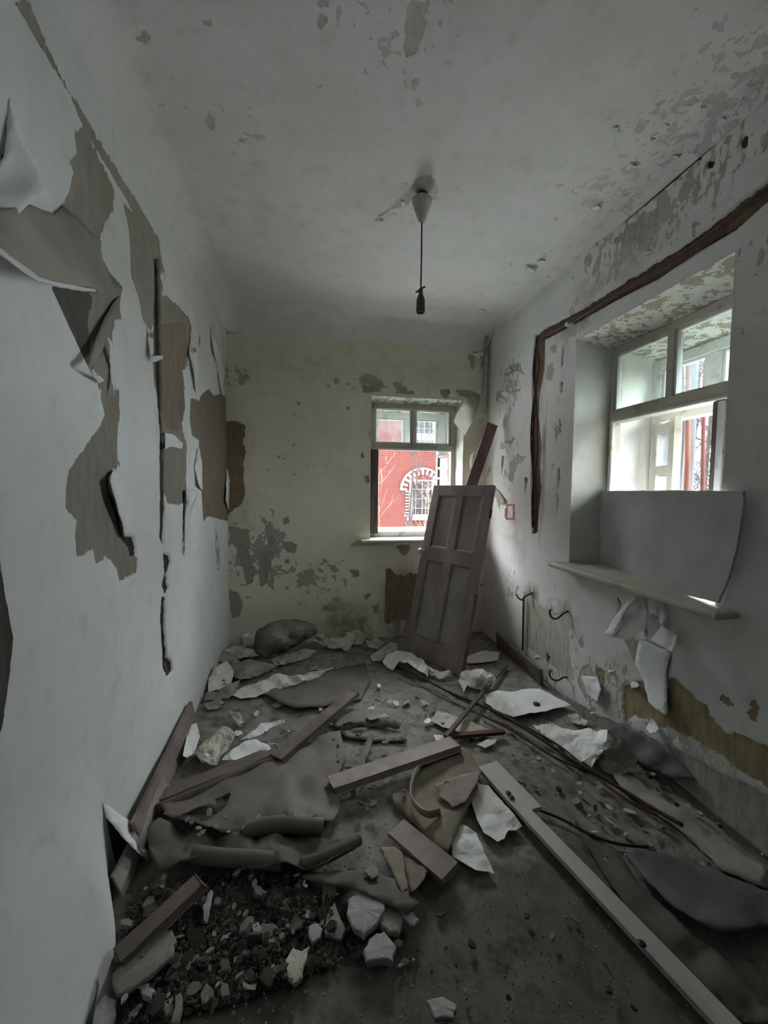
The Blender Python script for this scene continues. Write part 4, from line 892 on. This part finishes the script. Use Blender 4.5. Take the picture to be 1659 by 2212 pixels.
ds('crumpled_paper', 'crumpled white wallpaper draped before the foot of the door', 'paper', [(826, 1428, .04), (838, 1410, .09), (862, 1404, .10), (890, 1412, .09), (915, 1428, .06), (925, 1440, .05), (924, 1462, .02), (905, 1448, .06), (880, 1432, .08), (862, 1430, .06), (848, 1447, .01), (838, 1442, .02)], pw, seed=23, wav=.02, wfreq=12, step=6)
ds('crumpled_paper', 'narrow crumpled paper tail touching the bottom of the door', 'paper', [(920, 1435, .03), (935, 1445, .05), (955, 1452, .03), (972, 1450, .04), (978, 1460, .01), (950, 1466, .01), (930, 1458, .015)], pp, seed=24, wav=.015, step=5)
ds('crumpled_paper', 'grey folded paper piled at the left end of the two cables', 'paper', [(800, 1418, .03), (825, 1398, .06), (845, 1388, .08), (857, 1390, .08), (858, 1405, .05), (838, 1410, .03), (822, 1428, .01), (805, 1428, .01)], pc, seed=25, wav=.015, step=5)
ds('crumpled_paper', 'puffed white paper bundle right of the door foot', 'paper', [(990, 1470, .01), (998, 1452, .06), (1010, 1446, .09), (1040, 1446, .10), (1062, 1455, .08), (1072, 1468, .05), (1062, 1480, .03), (1040, 1490, .015), (1010, 1482, .02), (1002, 1496, .01)], pp, seed=26, wav=.025, wfreq=7, step=5, inner=[(1035, 1462, .11)])
big = ds('torn_paper', 'wide white paper sheet with a black hole, near the right wall', 'paper', [(1045, 1500, .02), (1075, 1490, .03), (1105, 1495, .02), (1130, 1488, .03), (1165, 1487, .035), (1200, 1505, .03), (1233, 1522, .02), (1180, 1536, .03), (1110, 1548, .025), (1070, 1535, .02), (1050, 1518, .02)], pw, seed=27, wav=.012)
lathe('round_hole', [(.022, -.004), (.024, .002), (.016, .004), (.001, .0)], M['black'], big, 14, fl(1159, 1520, .034))
ds('crumpled_paper', 'creased white paper lying across the cables by the right wall', 'paper', [(1150, 1570, .02), (1170, 1565, .03), (1240, 1574, .05), (1290, 1580, .06), (1312, 1578, .10), (1310, 1600, .10), (1300, 1630, .06), (1278, 1658, .02), (1240, 1640, .03), (1200, 1610, .02)], pw, seed=28, wav=.03, wfreq=6.5, step=6)
ds('crumpled_paper', 'grey dented paper lump beyond the cables beside the right wall', 'paper', [(1290, 1640, .03), (1310, 1612, .10), (1340, 1600, .09), (1360, 1620, .06), (1378, 1640, .03), (1372, 1668, .012), (1340, 1676, .01), (1305, 1665, .01)], pd, seed=29, wav=.03, wfreq=6, step=6)
ds('torn_paper', 'large dirty white torn paper left of the pale lath', 'paper', [(1018, 1700, .03), (1030, 1690, .06), (1055, 1695, .04), (1080, 1725, .03), (1110, 1760, .03), (1128, 1785, .02), (1115, 1795, .015), (1098, 1795, .02), (1090, 1812, .02), (1075, 1820, .015), (1045, 1798, .02), (1030, 1770, .02), (1020, 1735, .02)], pp, seed=30, wav=.01)
ds('torn_paper', 'dirty white torn paper piece with ragged foot, below the larger one', 'paper', [(985, 1785, .03), (1000, 1780, .03), (1030, 1800, .02), (1045, 1840, .02), (1068, 1888, .01), (1055, 1882, .012), (1030, 1880, .02), (1000, 1862, .02), (978, 1850, .02), (976, 1815, .025)], pp, seed=31, wav=.01)
ds('torn_paper', 'yellowed torn wallpaper under the tip of the thin dark stick', 'paper', [(930, 1555, .01), (945, 1535, .02), (965, 1540, .015), (1000, 1553, .02), (1040, 1568, .02), (1060, 1580, .015), (1045, 1590, .012), (1030, 1597, .01), (985, 1578, .012), (955, 1570, .01)], pc, seed=32, wav=.012)
ds('torn_paper', 'small pale paper below the red stick', 'paper', [(1030, 1608, .01), (1050, 1598, .012), (1075, 1590, .01), (1070, 1605, .008), (1048, 1615, .008)], pp, seed=33)
ds('torn_paper', 'white paper corner just under the end of the faded plank', 'paper', [(936, 1586, .012), (950, 1588, .02), (975, 1596, .015), (955, 1602, .01), (942, 1600, .01)], pw, seed=34)
ds('torn_paper', 'white cloth-like paper hanging over the skirting by the left wall', 'paper', [(408, 1568, .06), (425, 1562, .05), (432, 1590, .03), (420, 1625, .03), (405, 1635, .06), (395, 1632, .08)], pw, seed=35, wav=.006)
ds('crumpled_paper', 'crumpled pale shreds at the left wall behind the flat white paper', 'paper', [(420, 1632, .03), (430, 1610, .05), (450, 1590, .05), (485, 1575, .04), (510, 1585, .05), (500, 1605, .05), (480, 1630, .04), (465, 1650, .03), (440, 1648, .04)], pc, seed=36, wav=.035, wfreq=8, step=5)
ds('crumpled_paper', 'rolled white scrap at the lower left of the flat white paper', 'paper', [(428, 1632, .05), (445, 1630, .05), (465, 1638, .04), (472, 1652, .02), (455, 1655, .015), (435, 1648, .03)], pw, seed=37, wav=.015, step=5)
ds('torn_paper', 'small upright grey card near the left wall shreds', 'paper', [(494, 1536, .05), (525, 1530, .06), (518, 1540, .04), (528, 1560, .012), (512, 1568, .01), (503, 1552, .02)], pc, seed=38)
# heap along the far wall
ds('dusty_rug', 'dusty grey rolled rug leaning at the foot of the far wall', 'rug', [(545, 1385, .10), (555, 1360, .22), (585, 1345, .30), (620, 1338, .33), (655, 1340, .32), (680, 1350, .27), (685, 1365, .18), (650, 1385, .10), (610, 1405, .04), (570, 1418, .012), (552, 1405, .03)], M['paper_grey'], thick=.02, seed=39, wav=.015, step=8, inner=[(610, 1375, .27), (640, 1360, .31), (590, 1370, .28)])
heap = [
 ('dusty white paper at the left corner of the far wall', [(512, 1385, .12), (530, 1368, .18), (552, 1372, .16), (548, 1392, .09), (520, 1396, .06)], pp),
 ('folded pale paper in front of the left corner', [(485, 1408, .05), (510, 1395, .08), (545, 1400, .06), (560, 1415, .03), (520, 1422, .02), (488, 1420, .02)], pp),
 ('long dusty paper strip reaching to a white point', [(500, 1500, .02), (512, 1490, .03), (560, 1470, .06), (605, 1456, .07), (640, 1460, .07), (690, 1450, .06), (722, 1440, .02), (690, 1462, .03), (640, 1478, .02), (590, 1492, .02), (555, 1505, .015), (520, 1510, .012)], pp),
 ('greenish torn paper under the ochre stain of the far wall', [(668, 1385, .10), (690, 1370, .14), (720, 1378, .10), (755, 1372, .10), (770, 1370, .10), (762, 1392, .05), (752, 1405, .02), (720, 1402, .03), (690, 1392, .06)], pc),
 ('torn paper piece right of the greenish one', [(745, 1366, .12), (775, 1360, .14), (790, 1372, .10), (782, 1390, .04), (760, 1388, .05)], pc),
 ('curled wallpaper left of the rug heap', [(450, 1465, .06), (465, 1440, .10), (490, 1430, .08), (505, 1450, .05), (500, 1475, .03), (470, 1490, .02), (450, 1495, .02)], pp),
 ('dusty folded sheet along the left wall', [(447, 1495, .05), (490, 1480, .06), (520, 1468, .05), (510, 1492, .03), (495, 1505, .02), (460, 1512, .012), (442, 1512, .02)], pd),
 ('wide dusty sheet between rug and long strip', [(500, 1435, .04), (545, 1425, .06), (580, 1432, .04), (600, 1440, .03), (560, 1458, .03), (520, 1470, .03), (498, 1458, .02)], pd),
 ('row of shredded paper in front of the rug', [(585, 1425, .03), (620, 1412, .05), (660, 1404, .05), (685, 1405, .03), (665, 1420, .02), (620, 1435, .012), (595, 1438, .012)], pc),
 ('grey wallpaper curl in the left corner shadow', [(470, 1425, .05), (490, 1405, .07), (505, 1415, .05), (520, 1430, .02), (490, 1440, .02)], pd),
 ('small shred by the left corner of the floor', [(440, 1520, .02), (470, 1508, .04), (485, 1515, .03), (470, 1530, .01), (450, 1532, .01)], pd),
 ('paper scrap beside the right end of the greenish papers', [(790, 1385, .08), (815, 1378, .10), (832, 1388, .06), (815, 1402, .02), (795, 1400, .02)], pc),
 ('flat grey paper in the shade right of the door', [(1005, 1420, .012), (1040, 1405, .012), (1080, 1408, .012), (1075, 1425, .01), (1040, 1432, .01), (1010, 1432, .01)], pp),
 ('small pale paper in the far right corner', [(1110, 1412, .02), (1125, 1405, .05), (1138, 1418, .04), (1135, 1438, .01), (1118, 1432, .01)], pp),
 ('thin yellowish shreds along the foot of the right wall', [(1225, 1545, .02), (1245, 1540, .03), (1270, 1560, .02), (1265, 1568, .01), (1235, 1562, .01)], pc),
]
dsheet('grey_sheet', 'grey sheet standing at the foot of the right wall', 'paper', [(1310, 1575, .02), (1345, 1562, .014), (1400, 1592, .014), (1460, 1640, .014), (1500, 1682, .02), (1450, 1682, .04), (1390, 1655, .05), (1335, 1608, .04)], M['lino_grey'], base=('R', 0.), seed=66, step=9, wav=.002, crease=None)
for i, (lb, q, m) in enumerate(heap):
    ds('torn_paper' if m is not M['lino_grey'] else 'grey_sheet', lb, 'paper', q, m, seed=50+i, wav=.02, wfreq=8, step=5)

# ------------------------------------------------------------------ plaster lumps and rubble
def chunk_mesh(name, outline, th, m, seed):
    rr = random.Random(seed); n_ = len(outline); c = Vector((sum(p[0] for p in outline)/n_, sum(p[1] for p in outline)/n_))
    V = []; F = []
    for z, s in ((0, .9), (th*.5, 1.0), (th*.92, .96), (th, .86)):
        for x, y in outline:
            V.append((c.x+(x-c.x)*s+rr.uniform(-.04, .04)*th, c.y+(y-c.y)*s+rr.uniform(-.04, .04)*th, z+rr.uniform(-.06, .06)*th*(z > 0)))
    for i in range(3):
        for k in range(n_): F.append((i*n_+k, i*n_+(k+1) % n_, (i+1)*n_+(k+1) % n_, (i+1)*n_+k))
    V.append((c.x, c.y, th*1.03)); t = len(V)-1
    for k in range(n_): F.append((3*n_+k, 3*n_+(k+1) % n_, t))
    F.append(tuple(range(n_))[::-1])
    me = bpy.data.meshes.new(name); me.from_pydata(V, [], F); me.materials.append(m); me.update(); return me
def chunk_px(name, label, px, th, m, h=.0, seed=0, cat='plaster lump'):
    th *= .6; rr = random.Random(seed+900); q = []
    for i, (a, b) in enumerate(px):
        a2, b2 = px[(i+1) % len(px)]; L = math.hypot(a2-a, b2-b)
        for t in (0, .3, .63): q.append((a+(a2-a)*t+rr.uniform(-.07, .07)*L, b+(b2-b)*t+rr.uniform(-.07, .07)*L))
    P = [fl(a, b, h+th) for a, b in q]; c = sum(P, Vector())/len(P)
    me = chunk_mesh(name, [(p.x-c.x, p.y-c.y) for p in P][::-1], th, m, seed)
    o = bpy.data.objects.new(name, me); o.location = (c.x, c.y, h); COL.objects.link(o); return tag(o, label, cat)
pl, pg, pk = M['plaster'], M['plaster_grey'], M['plaster_dark']
chunk_px('plaster_lump', 'largest whitish plaster lump in the dark foreground rubble', [(752, 1940), (775, 1925), (800, 1928), (838, 1945), (825, 1975), (808, 2000), (785, 2018), (762, 2000), (748, 1970)], .05, pl, .02, 1)
chunk_px('plaster_lump', 'whitish plaster lump with notched foot, under the largest one', [(805, 2018), (830, 2010), (855, 2040), (848, 2075), (825, 2070), (790, 2076), (785, 2050)], .045, pl, .01, 2)
chunk_px('plaster_lump', 'grey lump partly behind the largest white lump', [(830, 1945), (850, 1945), (872, 1980), (862, 2015), (840, 2012), (815, 1995)], .04, pg, .01, 3)
chunk_px('plaster_lump', 'beige pointed plaster piece left of the white lumps', [(708, 1965), (722, 1948), (732, 1972), (748, 2010), (735, 2028), (702, 2018)], .03, pg, .01, 4)
chunk_px('plaster_lump', 'yellowish jagged plaster piece at the centre of the rubble', [(632, 2045), (650, 2055), (668, 2040), (662, 2065), (655, 2090), (652, 2110), (635, 2125), (618, 2105), (615, 2075)], .035, M['paper_cream'], .01, 5)
chunk_px('plaster_lump', 'small whitish plaster lump left of the beige pointed piece', [(668, 1998), (685, 1992), (696, 2005), (690, 2025), (675, 2035), (665, 2015)], .03, pl, .015, 6)
chunk_px('plaster_lump', 'long pale broken slab at the left wall in the foreground', [(238, 2110), (300, 2050), (345, 2012), (375, 2005), (382, 2030), (370, 2065), (320, 2110), (275, 2140), (255, 2150)], .035, pg, .03, 7, 'plaster slab')
chunk_px('plaster_lump', 'small white lump with notch below the long pale slab', [(302, 2130), (318, 2120), (325, 2132), (338, 2138), (325, 2155), (308, 2150)], .03, pl, .015, 8)
chunk_px('plaster_lump', 'pale folded shell-like piece right of the white lumps', [(862, 1965), (875, 1952), (890, 1970), (905, 1985), (895, 1998), (880, 1990)], .03, pl, .02, 9)
chunk_px('plaster_lump', 'pale lump cut by the lower edge of the loose wallpaper', [(205, 2170), (230, 2145), (250, 2160), (248, 2200), (235, 2230), (200, 2230)], .04, pl, .01, 10)
chunk_px('plaster_lump', 'grey chip standing beside the white chips at rubble left', [(378, 2150), (392, 2140), (396, 2170), (388, 2210), (372, 2212)], .03, pg, .01, 11)
chunk_px('plaster_lump', 'pale plaster piece at the bottom edge of the foreground', [(920, 2160), (960, 2150), (988, 2172), (980, 2200), (940, 2196)], .03, pl, .0, 12)
chunk_px('plaster_lump', 'small white box-shaped bit at the middle of the rubble', [(545, 1995), (558, 1990), (565, 2005), (560, 2020), (545, 2018)], .025, pl, .02, 13)
chunk_px('plaster_lump', 'slender pale splinter standing in the rubble', [(440, 1955), (455, 1920), (462, 1925), (452, 1965), (448, 1992), (442, 1990)], .02, pl, .03, 14)
chunk_px('plaster_lump', 'pale round shell bit on the dark linoleum strip', [(788, 1880), (800, 1862), (815, 1872), (818, 1890), (805, 1897), (795, 1890)], .02, pg, .04, 15)
chunk_px('plaster_lump', 'bright white chip beside the yellowed torn wallpaper', [(916, 1555), (926, 1549), (932, 1556), (926, 1563), (917, 1562)], .02, pw, .005, 16)
chunk_px('plaster_lump', 'bright glinting chip on the bare floor behind the dark narrow plank', [(813, 1480), (819, 1476), (823, 1481), (819, 1485)], .02, pw, .003, 17)
# loose chips: alike, so each region shares one label and group
def chips(n_, region, sizes, mats, label, group, seed, h=(0, .02), name='plaster_chip', cat='plaster chip'):
    rr = random.Random(seed); meshes = []
    for k in range(6):
        m_ = rr.randint(5, 7); o_ = [(math.cos(6.283*i/m_)*rr.uniform(.6, 1.1), math.sin(6.283*i/m_)*rr.uniform(.5, 1)) for i in range(m_)]
        meshes.append(chunk_mesh(name, o_, rr.uniform(.35, .8), mats[k % len(mats)], rr.randint(0, 999)))
    def ins(x, y):
        r = False
        for i in range(len(region)):
            a, b = region[i], region[i-1]
            if (a[1] > y) != (b[1] > y) and x < (b[0]-a[0])*(y-a[1])/(b[1]-a[1])+a[0]: r = not r
        return r
    xs = [p[0] for p in region]; ys = [p[1] for p in region]; c = 0
    while c < n_:
        x, y = rr.uniform(min(xs), max(xs)), rr.uniform(min(ys), max(ys))
        if not ins(x, y): continue
        p = fl(x, y, 0); s = rr.uniform(*sizes)*(.7 if rr.random() < .6 else 1.2)
        o = bpy.data.objects.new(name, rr.choice(meshes)); o.location = (p.x, p.y, rr.uniform(*h)); o.scale = (s, s*rr.uniform(.6, 1), s*rr.uniform(.5, .9))
        o.rotation_euler = (rr.uniform(-.5, .5), rr.uniform(-.5, .5), rr.uniform(0, 6.28)); COL.objects.link(o); tag(o, label, cat, group); c += 1
RUB = [(280, 1930), (420, 1890), (620, 1890), (700, 1930), (760, 1960), (790, 2060), (700, 2090), (620, 2130), (450, 2180), (270, 2212), (260, 2060)]
chips(150, RUB, (.010, .026), [pk, pk, pg], 'dark rubble lump in the heap at the left foreground', 'dark rubble of the left foreground', 1, (0, .035), 'rubble_lump', 'rubble')
chips(45, RUB, (.008, .016), [pg, pl], 'pale plaster crumb among the dark rubble of the foreground', 'pale crumbs in the foreground rubble', 2, (.02, .05))
chips(34, [(470, 1430), (800, 1420), (880, 1500), (900, 1560), (760, 1600), (420, 1620), (440, 1540)], (.008, .02), [pg, pl, pd], 'pale plaster chip on the floor between far wall and planks', 'chips on the far floor', 3, (0, .006))
chips(26, [(880, 1480), (1060, 1500), (1180, 1580), (1300, 1700), (1080, 1640), (930, 1600)], (.008, .02), [pg, pl, pc], 'small chip on the floor around the cables', 'chips around the cables', 4, (0, .006))
chips(34, [(1080, 1680), (1300, 1720), (1640, 1900), (1500, 1900), (1400, 1860), (1250, 1850), (1180, 1760)], (.008, .02), [pg, pk, pl], 'small chip on the floor right of the pale lath', 'chips right of the lath', 5, (0, .006))
chips(36, [(930, 1900), (1120, 1860), (1300, 2050), (1400, 2212), (900, 2212), (830, 2080)], (.006, .016), [pg, pk], 'small chip on the bare dark floor left of the pale lath', 'chips left of the lath', 6, (0, .003))
chips(40, [(715, 1600), (860, 1600), (900, 1700), (860, 1740), (740, 1780), (720, 1720)], (.01, .022), [pk, pg, M['card']], 'crumb of broken board around the faded plank', 'crumbs around the faded plank', 7, (.01, .03))
chips(12, [(335, 1790), (560, 1800), (600, 1835), (400, 1850)], (.012, .02), [pl, pg], 'white plaster bit on the dark folded linoleum', 'bits on the folded linoleum', 8, (.07, .09))
chips(30, [(1310, 1610), (1659, 1830), (1659, 1870), (1300, 1640)], (.012, .026), [pk, pg, pl], 'rubble bit along the foot of the right wall', 'bits along the right wall', 9, (.0, .03))
chips(26, [(450, 1440), (500, 1400), (690, 1400), (660, 1440), (500, 1500), (445, 1520)], (.012, .026), [pd, pc, pg], 'paper shred in the heap at the far left corner', 'shreds in the far left corner', 10, (.01, .05))
def scraps(n_, region, sizes, mats, label, group, seed):
    a = set(bpy.data.objects); chips(n_, region, sizes, mats, label, group, seed, (.002, .012), 'paper_scrap', 'paper scrap')
    for o in set(bpy.data.objects)-a: o.scale.z *= .12
scraps(46, [(460, 1440), (800, 1430), (880, 1500), (900, 1580), (740, 1600), (400, 1640), (440, 1540)], (.02, .05), [pp, pd, pc], 'flat paper scrap on the floor between far wall and planks', 'paper scraps on the far floor', 21)
scraps(30, [(880, 1470), (1060, 1500), (1250, 1620), (1340, 1720), (1080, 1660), (930, 1600)], (.015, .04), [pd, pc, pg], 'flat paper scrap on the floor around the cables', 'paper scraps around the cables', 22)
scraps(24, [(1100, 1720), (1300, 1720), (1600, 1880), (1400, 1880), (1250, 1860)], (.015, .04), [pd, pg, pc], 'flat paper scrap right of the pale lath', 'paper scraps right of the lath', 23)
scraps(30, RUB, (.02, .045), [pd, pk, pg], 'flat torn scrap among the dark rubble of the foreground', 'scraps in the foreground rubble', 24)
# fine crumbs nobody could count
def crumbs(name, label, region, n_, size, m, seed):
    rr = random.Random(seed); V = []; F = []
    xs = [p[0] for p in region]; ys = [p[1] for p in region]
    for _ in range(n_):
        while True:
            x, y = rr.uniform(min(xs), max(xs)), rr.uniform(min(ys), max(ys)); r = False
            for i in range(len(region)):
                a, b = region[i], region[i-1]
                if (a[1] > y) != (b[1] > y) and x < (b[0]-a[0])*(y-a[1])/(b[1]-a[1])+a[0]: r = not r
            if r: break
        p = fl(x, y, 0); s = rr.uniform(.4, 1)*size; k = len(V)
        R_ = Matrix.Rotation(rr.uniform(0, 6.28), 3, 'Z') @ Matrix.Rotation(rr.uniform(-.6, .6), 3, 'X')
        for v in ((-1, -.7, 0), (1, -.6, 0), (.8, .8, 0), (-.7, .9, 0), (0, 0, 1)): V.append(p+R_ @ (Vector(v)*s)+Vector((0, 0, s*.3)))
        F += [(k, k+1, k+4), (k+1, k+2, k+4), (k+2, k+3, k+4), (k+3, k, k+4), (k+3, k+2, k+1, k)]
    o = put(name, V, F, m); return tag(o, label, 'debris', None, 'stuff')
crumbs('fine_rubble', 'fine dark crumbs filling the foreground rubble', RUB, 2600, .012, pk, 1)
crumbs('plaster_dust', 'fine pale crumbs scattered over the whole floor', [(460, 1420), (1120, 1420), (1659, 1900), (1659, 2212), (300, 2212), (330, 1800)], 1500, .005, pg, 2)

# ------------------------------------------------------------------ outdoors
put('ground', [(-60, 4.6, -1.1), (60, 4.6, -1.1), (60, 80, -1.1), (-60, 80, -1.1)], [(0, 1, 2, 3)], M['ground'], kind='structure')
put('ground', [(2.6, -60, -1.1), (80, -60, -1.1), (80, 4.6, -1.1), (2.6, 4.6, -1.1)], [(0, 1, 2, 3)], M['ground_grove'], kind='structure')
FY = 16.0
bld = box('brick_building', (-14, FY, -1.1), (16.3, FY+8, 5.8), M['brick'], None, 0)
tag(bld, 'long red brick building across the yard, seen through the windows', 'building')
def facade_window(px0, px1, pyt, pyb, arch):
    a, b = on(px0, pyt, 1, FY), on(px1, pyb, 1, FY); x0, x1, z1, z0 = a.x, b.x, a.z, b.z; cx = (x0+x1)/2
    fw = frombm('facade_window', frame_bm('B', x0, x1, FY-.06, FY-.005, z0, z1, (.14, .14, .14, .07)), 'stone_white', bld)
    box('dark_pane', (x0+.12, FY-.02, z0+.1), (x1-.12, FY-.008, z1-.05), M['dark_glass'], fw, 0)
    n_ = 4
    bm = bmesh.new()
    for k in range(1, n_): xx = x0+(x1-x0)*k/n_; box_bm(bm, (xx-.014, FY-.05, z0+.1), (xx+.014, FY-.03, z1-.05), 0)
    for k in range(1, 4): zz = z0+(z1-z0)*k/4; box_bm(bm, (x0+.1, FY-.048, zz-.012), (x1-.1, FY-.032, zz+.012), 0)
    frombm('grille', bm, 'stone_white', fw)
    box('facade_sill', (x0-.1, FY-.14, z0-.1), (x1+.1, FY-.005, z0+.02), M['stone_white'], bld, .01)
    if arch:
        c = on(916, 1060, 1, FY); ri, ro = .66, .90; zc_ = c.z
        cx = on(912, 1060, 1, FY).x
        n2 = 25
        for k in range(n2):
            g0, g1 = math.pi*k/n2, math.pi*(k+1)/n2
            if k % 2: r0, r1, dd, m = ri, ro-.05, .03, M['brick_piece']
            else: r0, r1, dd, m = ri, ro-.03, .07, M['stone_white']
            V = []
            for y in (FY-dd, FY-.002):
                for r_, g in ((r0, g0), (r1, g0), (r1, g1), (r0, g1)): V.append((cx+r_*math.cos(g), y, zc_+r_*math.sin(g)))
            put('arch_stone', V, [(0, 1, 2, 3), (7, 6, 5, 4), (0, 4, 5, 1), (1, 5, 6, 2), (2, 6, 7, 3), (3, 7, 4, 0)], m, bld)
        V = []; F = []
        for k in range(31):
            g = math.pi*k/30
            for r_, y in ((ro-.03, FY-.09), (ro+.05, FY-.09), (ro+.05, FY), (ro-.03, FY)): V.append((cx+r_*math.cos(g), y, zc_+r_*math.sin(g)))
        for k in range(30):
            for j in range(4): F.append((k*4+j, k*4+(j+1) % 4, k*4+4+(j+1) % 4, k*4+4+j))
        put('arch_rim', V, F, M['stone_white'], bld)
        for k in range(9):
            for s in (-1, 1):
                xx = x0-.16 if s < 0 else x1+.02
                zz = z0+.05+k*(zc_-z0)/9
                box('jamb_stone', (xx, FY-.06, zz), (xx+.14, FY-.005, zz+(zc_-z0)/9*.55), M['stone_white'], bld, 0)
facade_window(884, 938, 1036, 1118, True)
facade_window(893, 940, 870, 945, False)
cz = on(915, 952, 1, FY).z; cx0, cx1 = on(890, 952, 1, FY).x, on(945, 952, 1, FY).x
box('cornice', (cx0, FY-.2, cz), (cx1, FY-.005, cz+.13), M['stone_white'], bld, .01)
for k in range(9):
    xx = cx0+(cx1-cx0)*k/9; box('dentil', (xx, FY-.14, cz-.14), (xx+.06, FY-.005, cz), M['stone_white'], bld, 0)

def tree(name, label, base, h, r0, m, seed, nb=14, group=None, lean=(0, 0), tm=None, start=.35, spread=1., sub=5, thin=.0035):
    rr = random.Random(seed); root = empty(name, base, label, 'tree', group); b0 = Vector(base)
    n_ = 9; T = [Vector((lean[0]*t+.1*mnoise.noise(Vector((seed, t*2, 0)))*h*.12, lean[1]*t+.1*mnoise.noise(Vector((t*2, seed, 4)))*h*.12, h*t)) for t in [i/n_ for i in range(n_+1)]]
    tube('trunk', T, [r0*(1-.75*i/n_) for i in range(n_+1)], M[m], root, 8)
    V = []; F = []
    def limb(p, d, L, r, k, lvl):
        pts = [p.copy()]; q = p.copy(); dd = d.copy()
        for i in range(6):
            dd = (dd+Vector((rr.uniform(-.22, .22), rr.uniform(-.22, .22), rr.uniform(-.08, .22)))).normalized(); q = q+dd*(L/6); pts.append(q.copy())
        if lvl == 0: tube('branch', pts, [max(r*(1-.8*i/6), .003) for i in range(7)], M[m], root, 5)
        else:
            v, f = tube_data(pts, [max(r*(1-.8*i/6), thin) for i in range(7)], 3); o = len(V); V.extend(v); F.extend([tuple(i+o for i in x) for x in f])
        if lvl < 2:
            for _ in range(k):
                j = rr.randint(1, 6); ang = (dd+Vector((rr.uniform(-1, 1), rr.uniform(-1, 1), rr.uniform(-.2, .8)))).normalized()
                limb(pts[j], ang, L*rr.uniform(.35, .6), r*.42, k-1, lvl+1)
    for i in range(nb):
        t = start+(1-start)*rr.random(); j = min(int(t*n_), n_-1); p = T[j].lerp(T[j+1], t*n_-j)
        a = rr.uniform(0, 6.28); d = Vector((math.cos(a)*spread, math.sin(a)*spread, rr.uniform(.3, 1))).normalized()
        limb(p, d, h*rr.uniform(.16, .34)*(1.25-t*.6), min(r0*.3, .028), sub, 0)
    put('twigs', V, F, M[tm or m], root, kind='stuff')
def gpt(px, Y=None, X=None):
    d = ray(px, 1060)
    s = (Y/d.y) if Y else (X/d.x); return (d.x*s, d.y*s, -1.1)
tree('bare_sapling', 'bare forked sapling right in front of the arched facade window', gpt(878, Y=9), 5.2, .035, 'twig_dark', 3, 10, 'bare saplings before the brick facade', (.25, 0), start=.3, sub=3)
tree('bare_sapling', 'slanting bare sapling crossing the arched facade window', gpt(870, Y=8.4), 4.6, .03, 'twig_dark', 4, 8, 'bare saplings before the brick facade', (.55, .2), start=.3, sub=3)
tree('pale_shrub', 'pale bare shrub with fine twigs low before the facade', gpt(915, Y=9.6), 2.8, .02, 'twig', 5, 26, None, (.1, 0), start=.08, spread=1.1, sub=4)
tree('pale_shrub', 'second pale shrub at the left edge of the far window view', gpt(826, Y=9.2), 3.0, .014, 'twig', 6, 10, None, (-.1, 0), start=.2, sub=2)
# trees outside the right window
def rp(px, dist):
    d = ray(px, 1000); d.z = 0; d.normalize(); return (d.x*dist, d.y*dist, -1.1)
tree('grey_tree', 'thick grey tree trunk, left one of the close pair outside the right window', rp(1484, 9), 12, .11, 'bark', 11, 16, None, (.1, .2), 'twig_dark', sub=5, thin=.007)
tree('grey_tree', 'thick grey tree trunk leaning against the left one of the pair', rp(1507, 9.3), 12, .085, 'bark', 12, 14, None, (-.6, .5), 'twig_dark', sub=5, thin=.007)
tree('grey_tree', 'mauve-grey tree trunk at the right edge of the right window', rp(1560, 8), 11, .105, 'bark', 13, 14, None, (0, 0), 'twig_dark', sub=5, thin=.007)
tree('orange_tree', 'orange-barked slim trunk, left one of two outside the right window', rp(1482, 5.2), 6.5, .04, 'bark_orange', 14, 5, None, (0, 0), start=.75, sub=2)
tree('orange_tree', 'reddish slim trunk right of the orange one outside the right window', rp(1521, 5.0), 6.2, .03, 'bark_red', 15, 5, None, (-.05, 0), start=.75, sub=2)
for k, (px, dd, hh) in enumerate(((1450, 14, 9), (1500, 17, 10), (1530, 13, 9), (1575, 16, 10), (1590, 12, 8))):
    tree('bare_tree', 'bare slender tree in the thicket beyond the thick trunks', rp(px, dd), hh, .07, 'twig_dark', 30+k, 20, 'bare trees of the thicket', (0, 0), start=.12, sub=4, thin=.011)
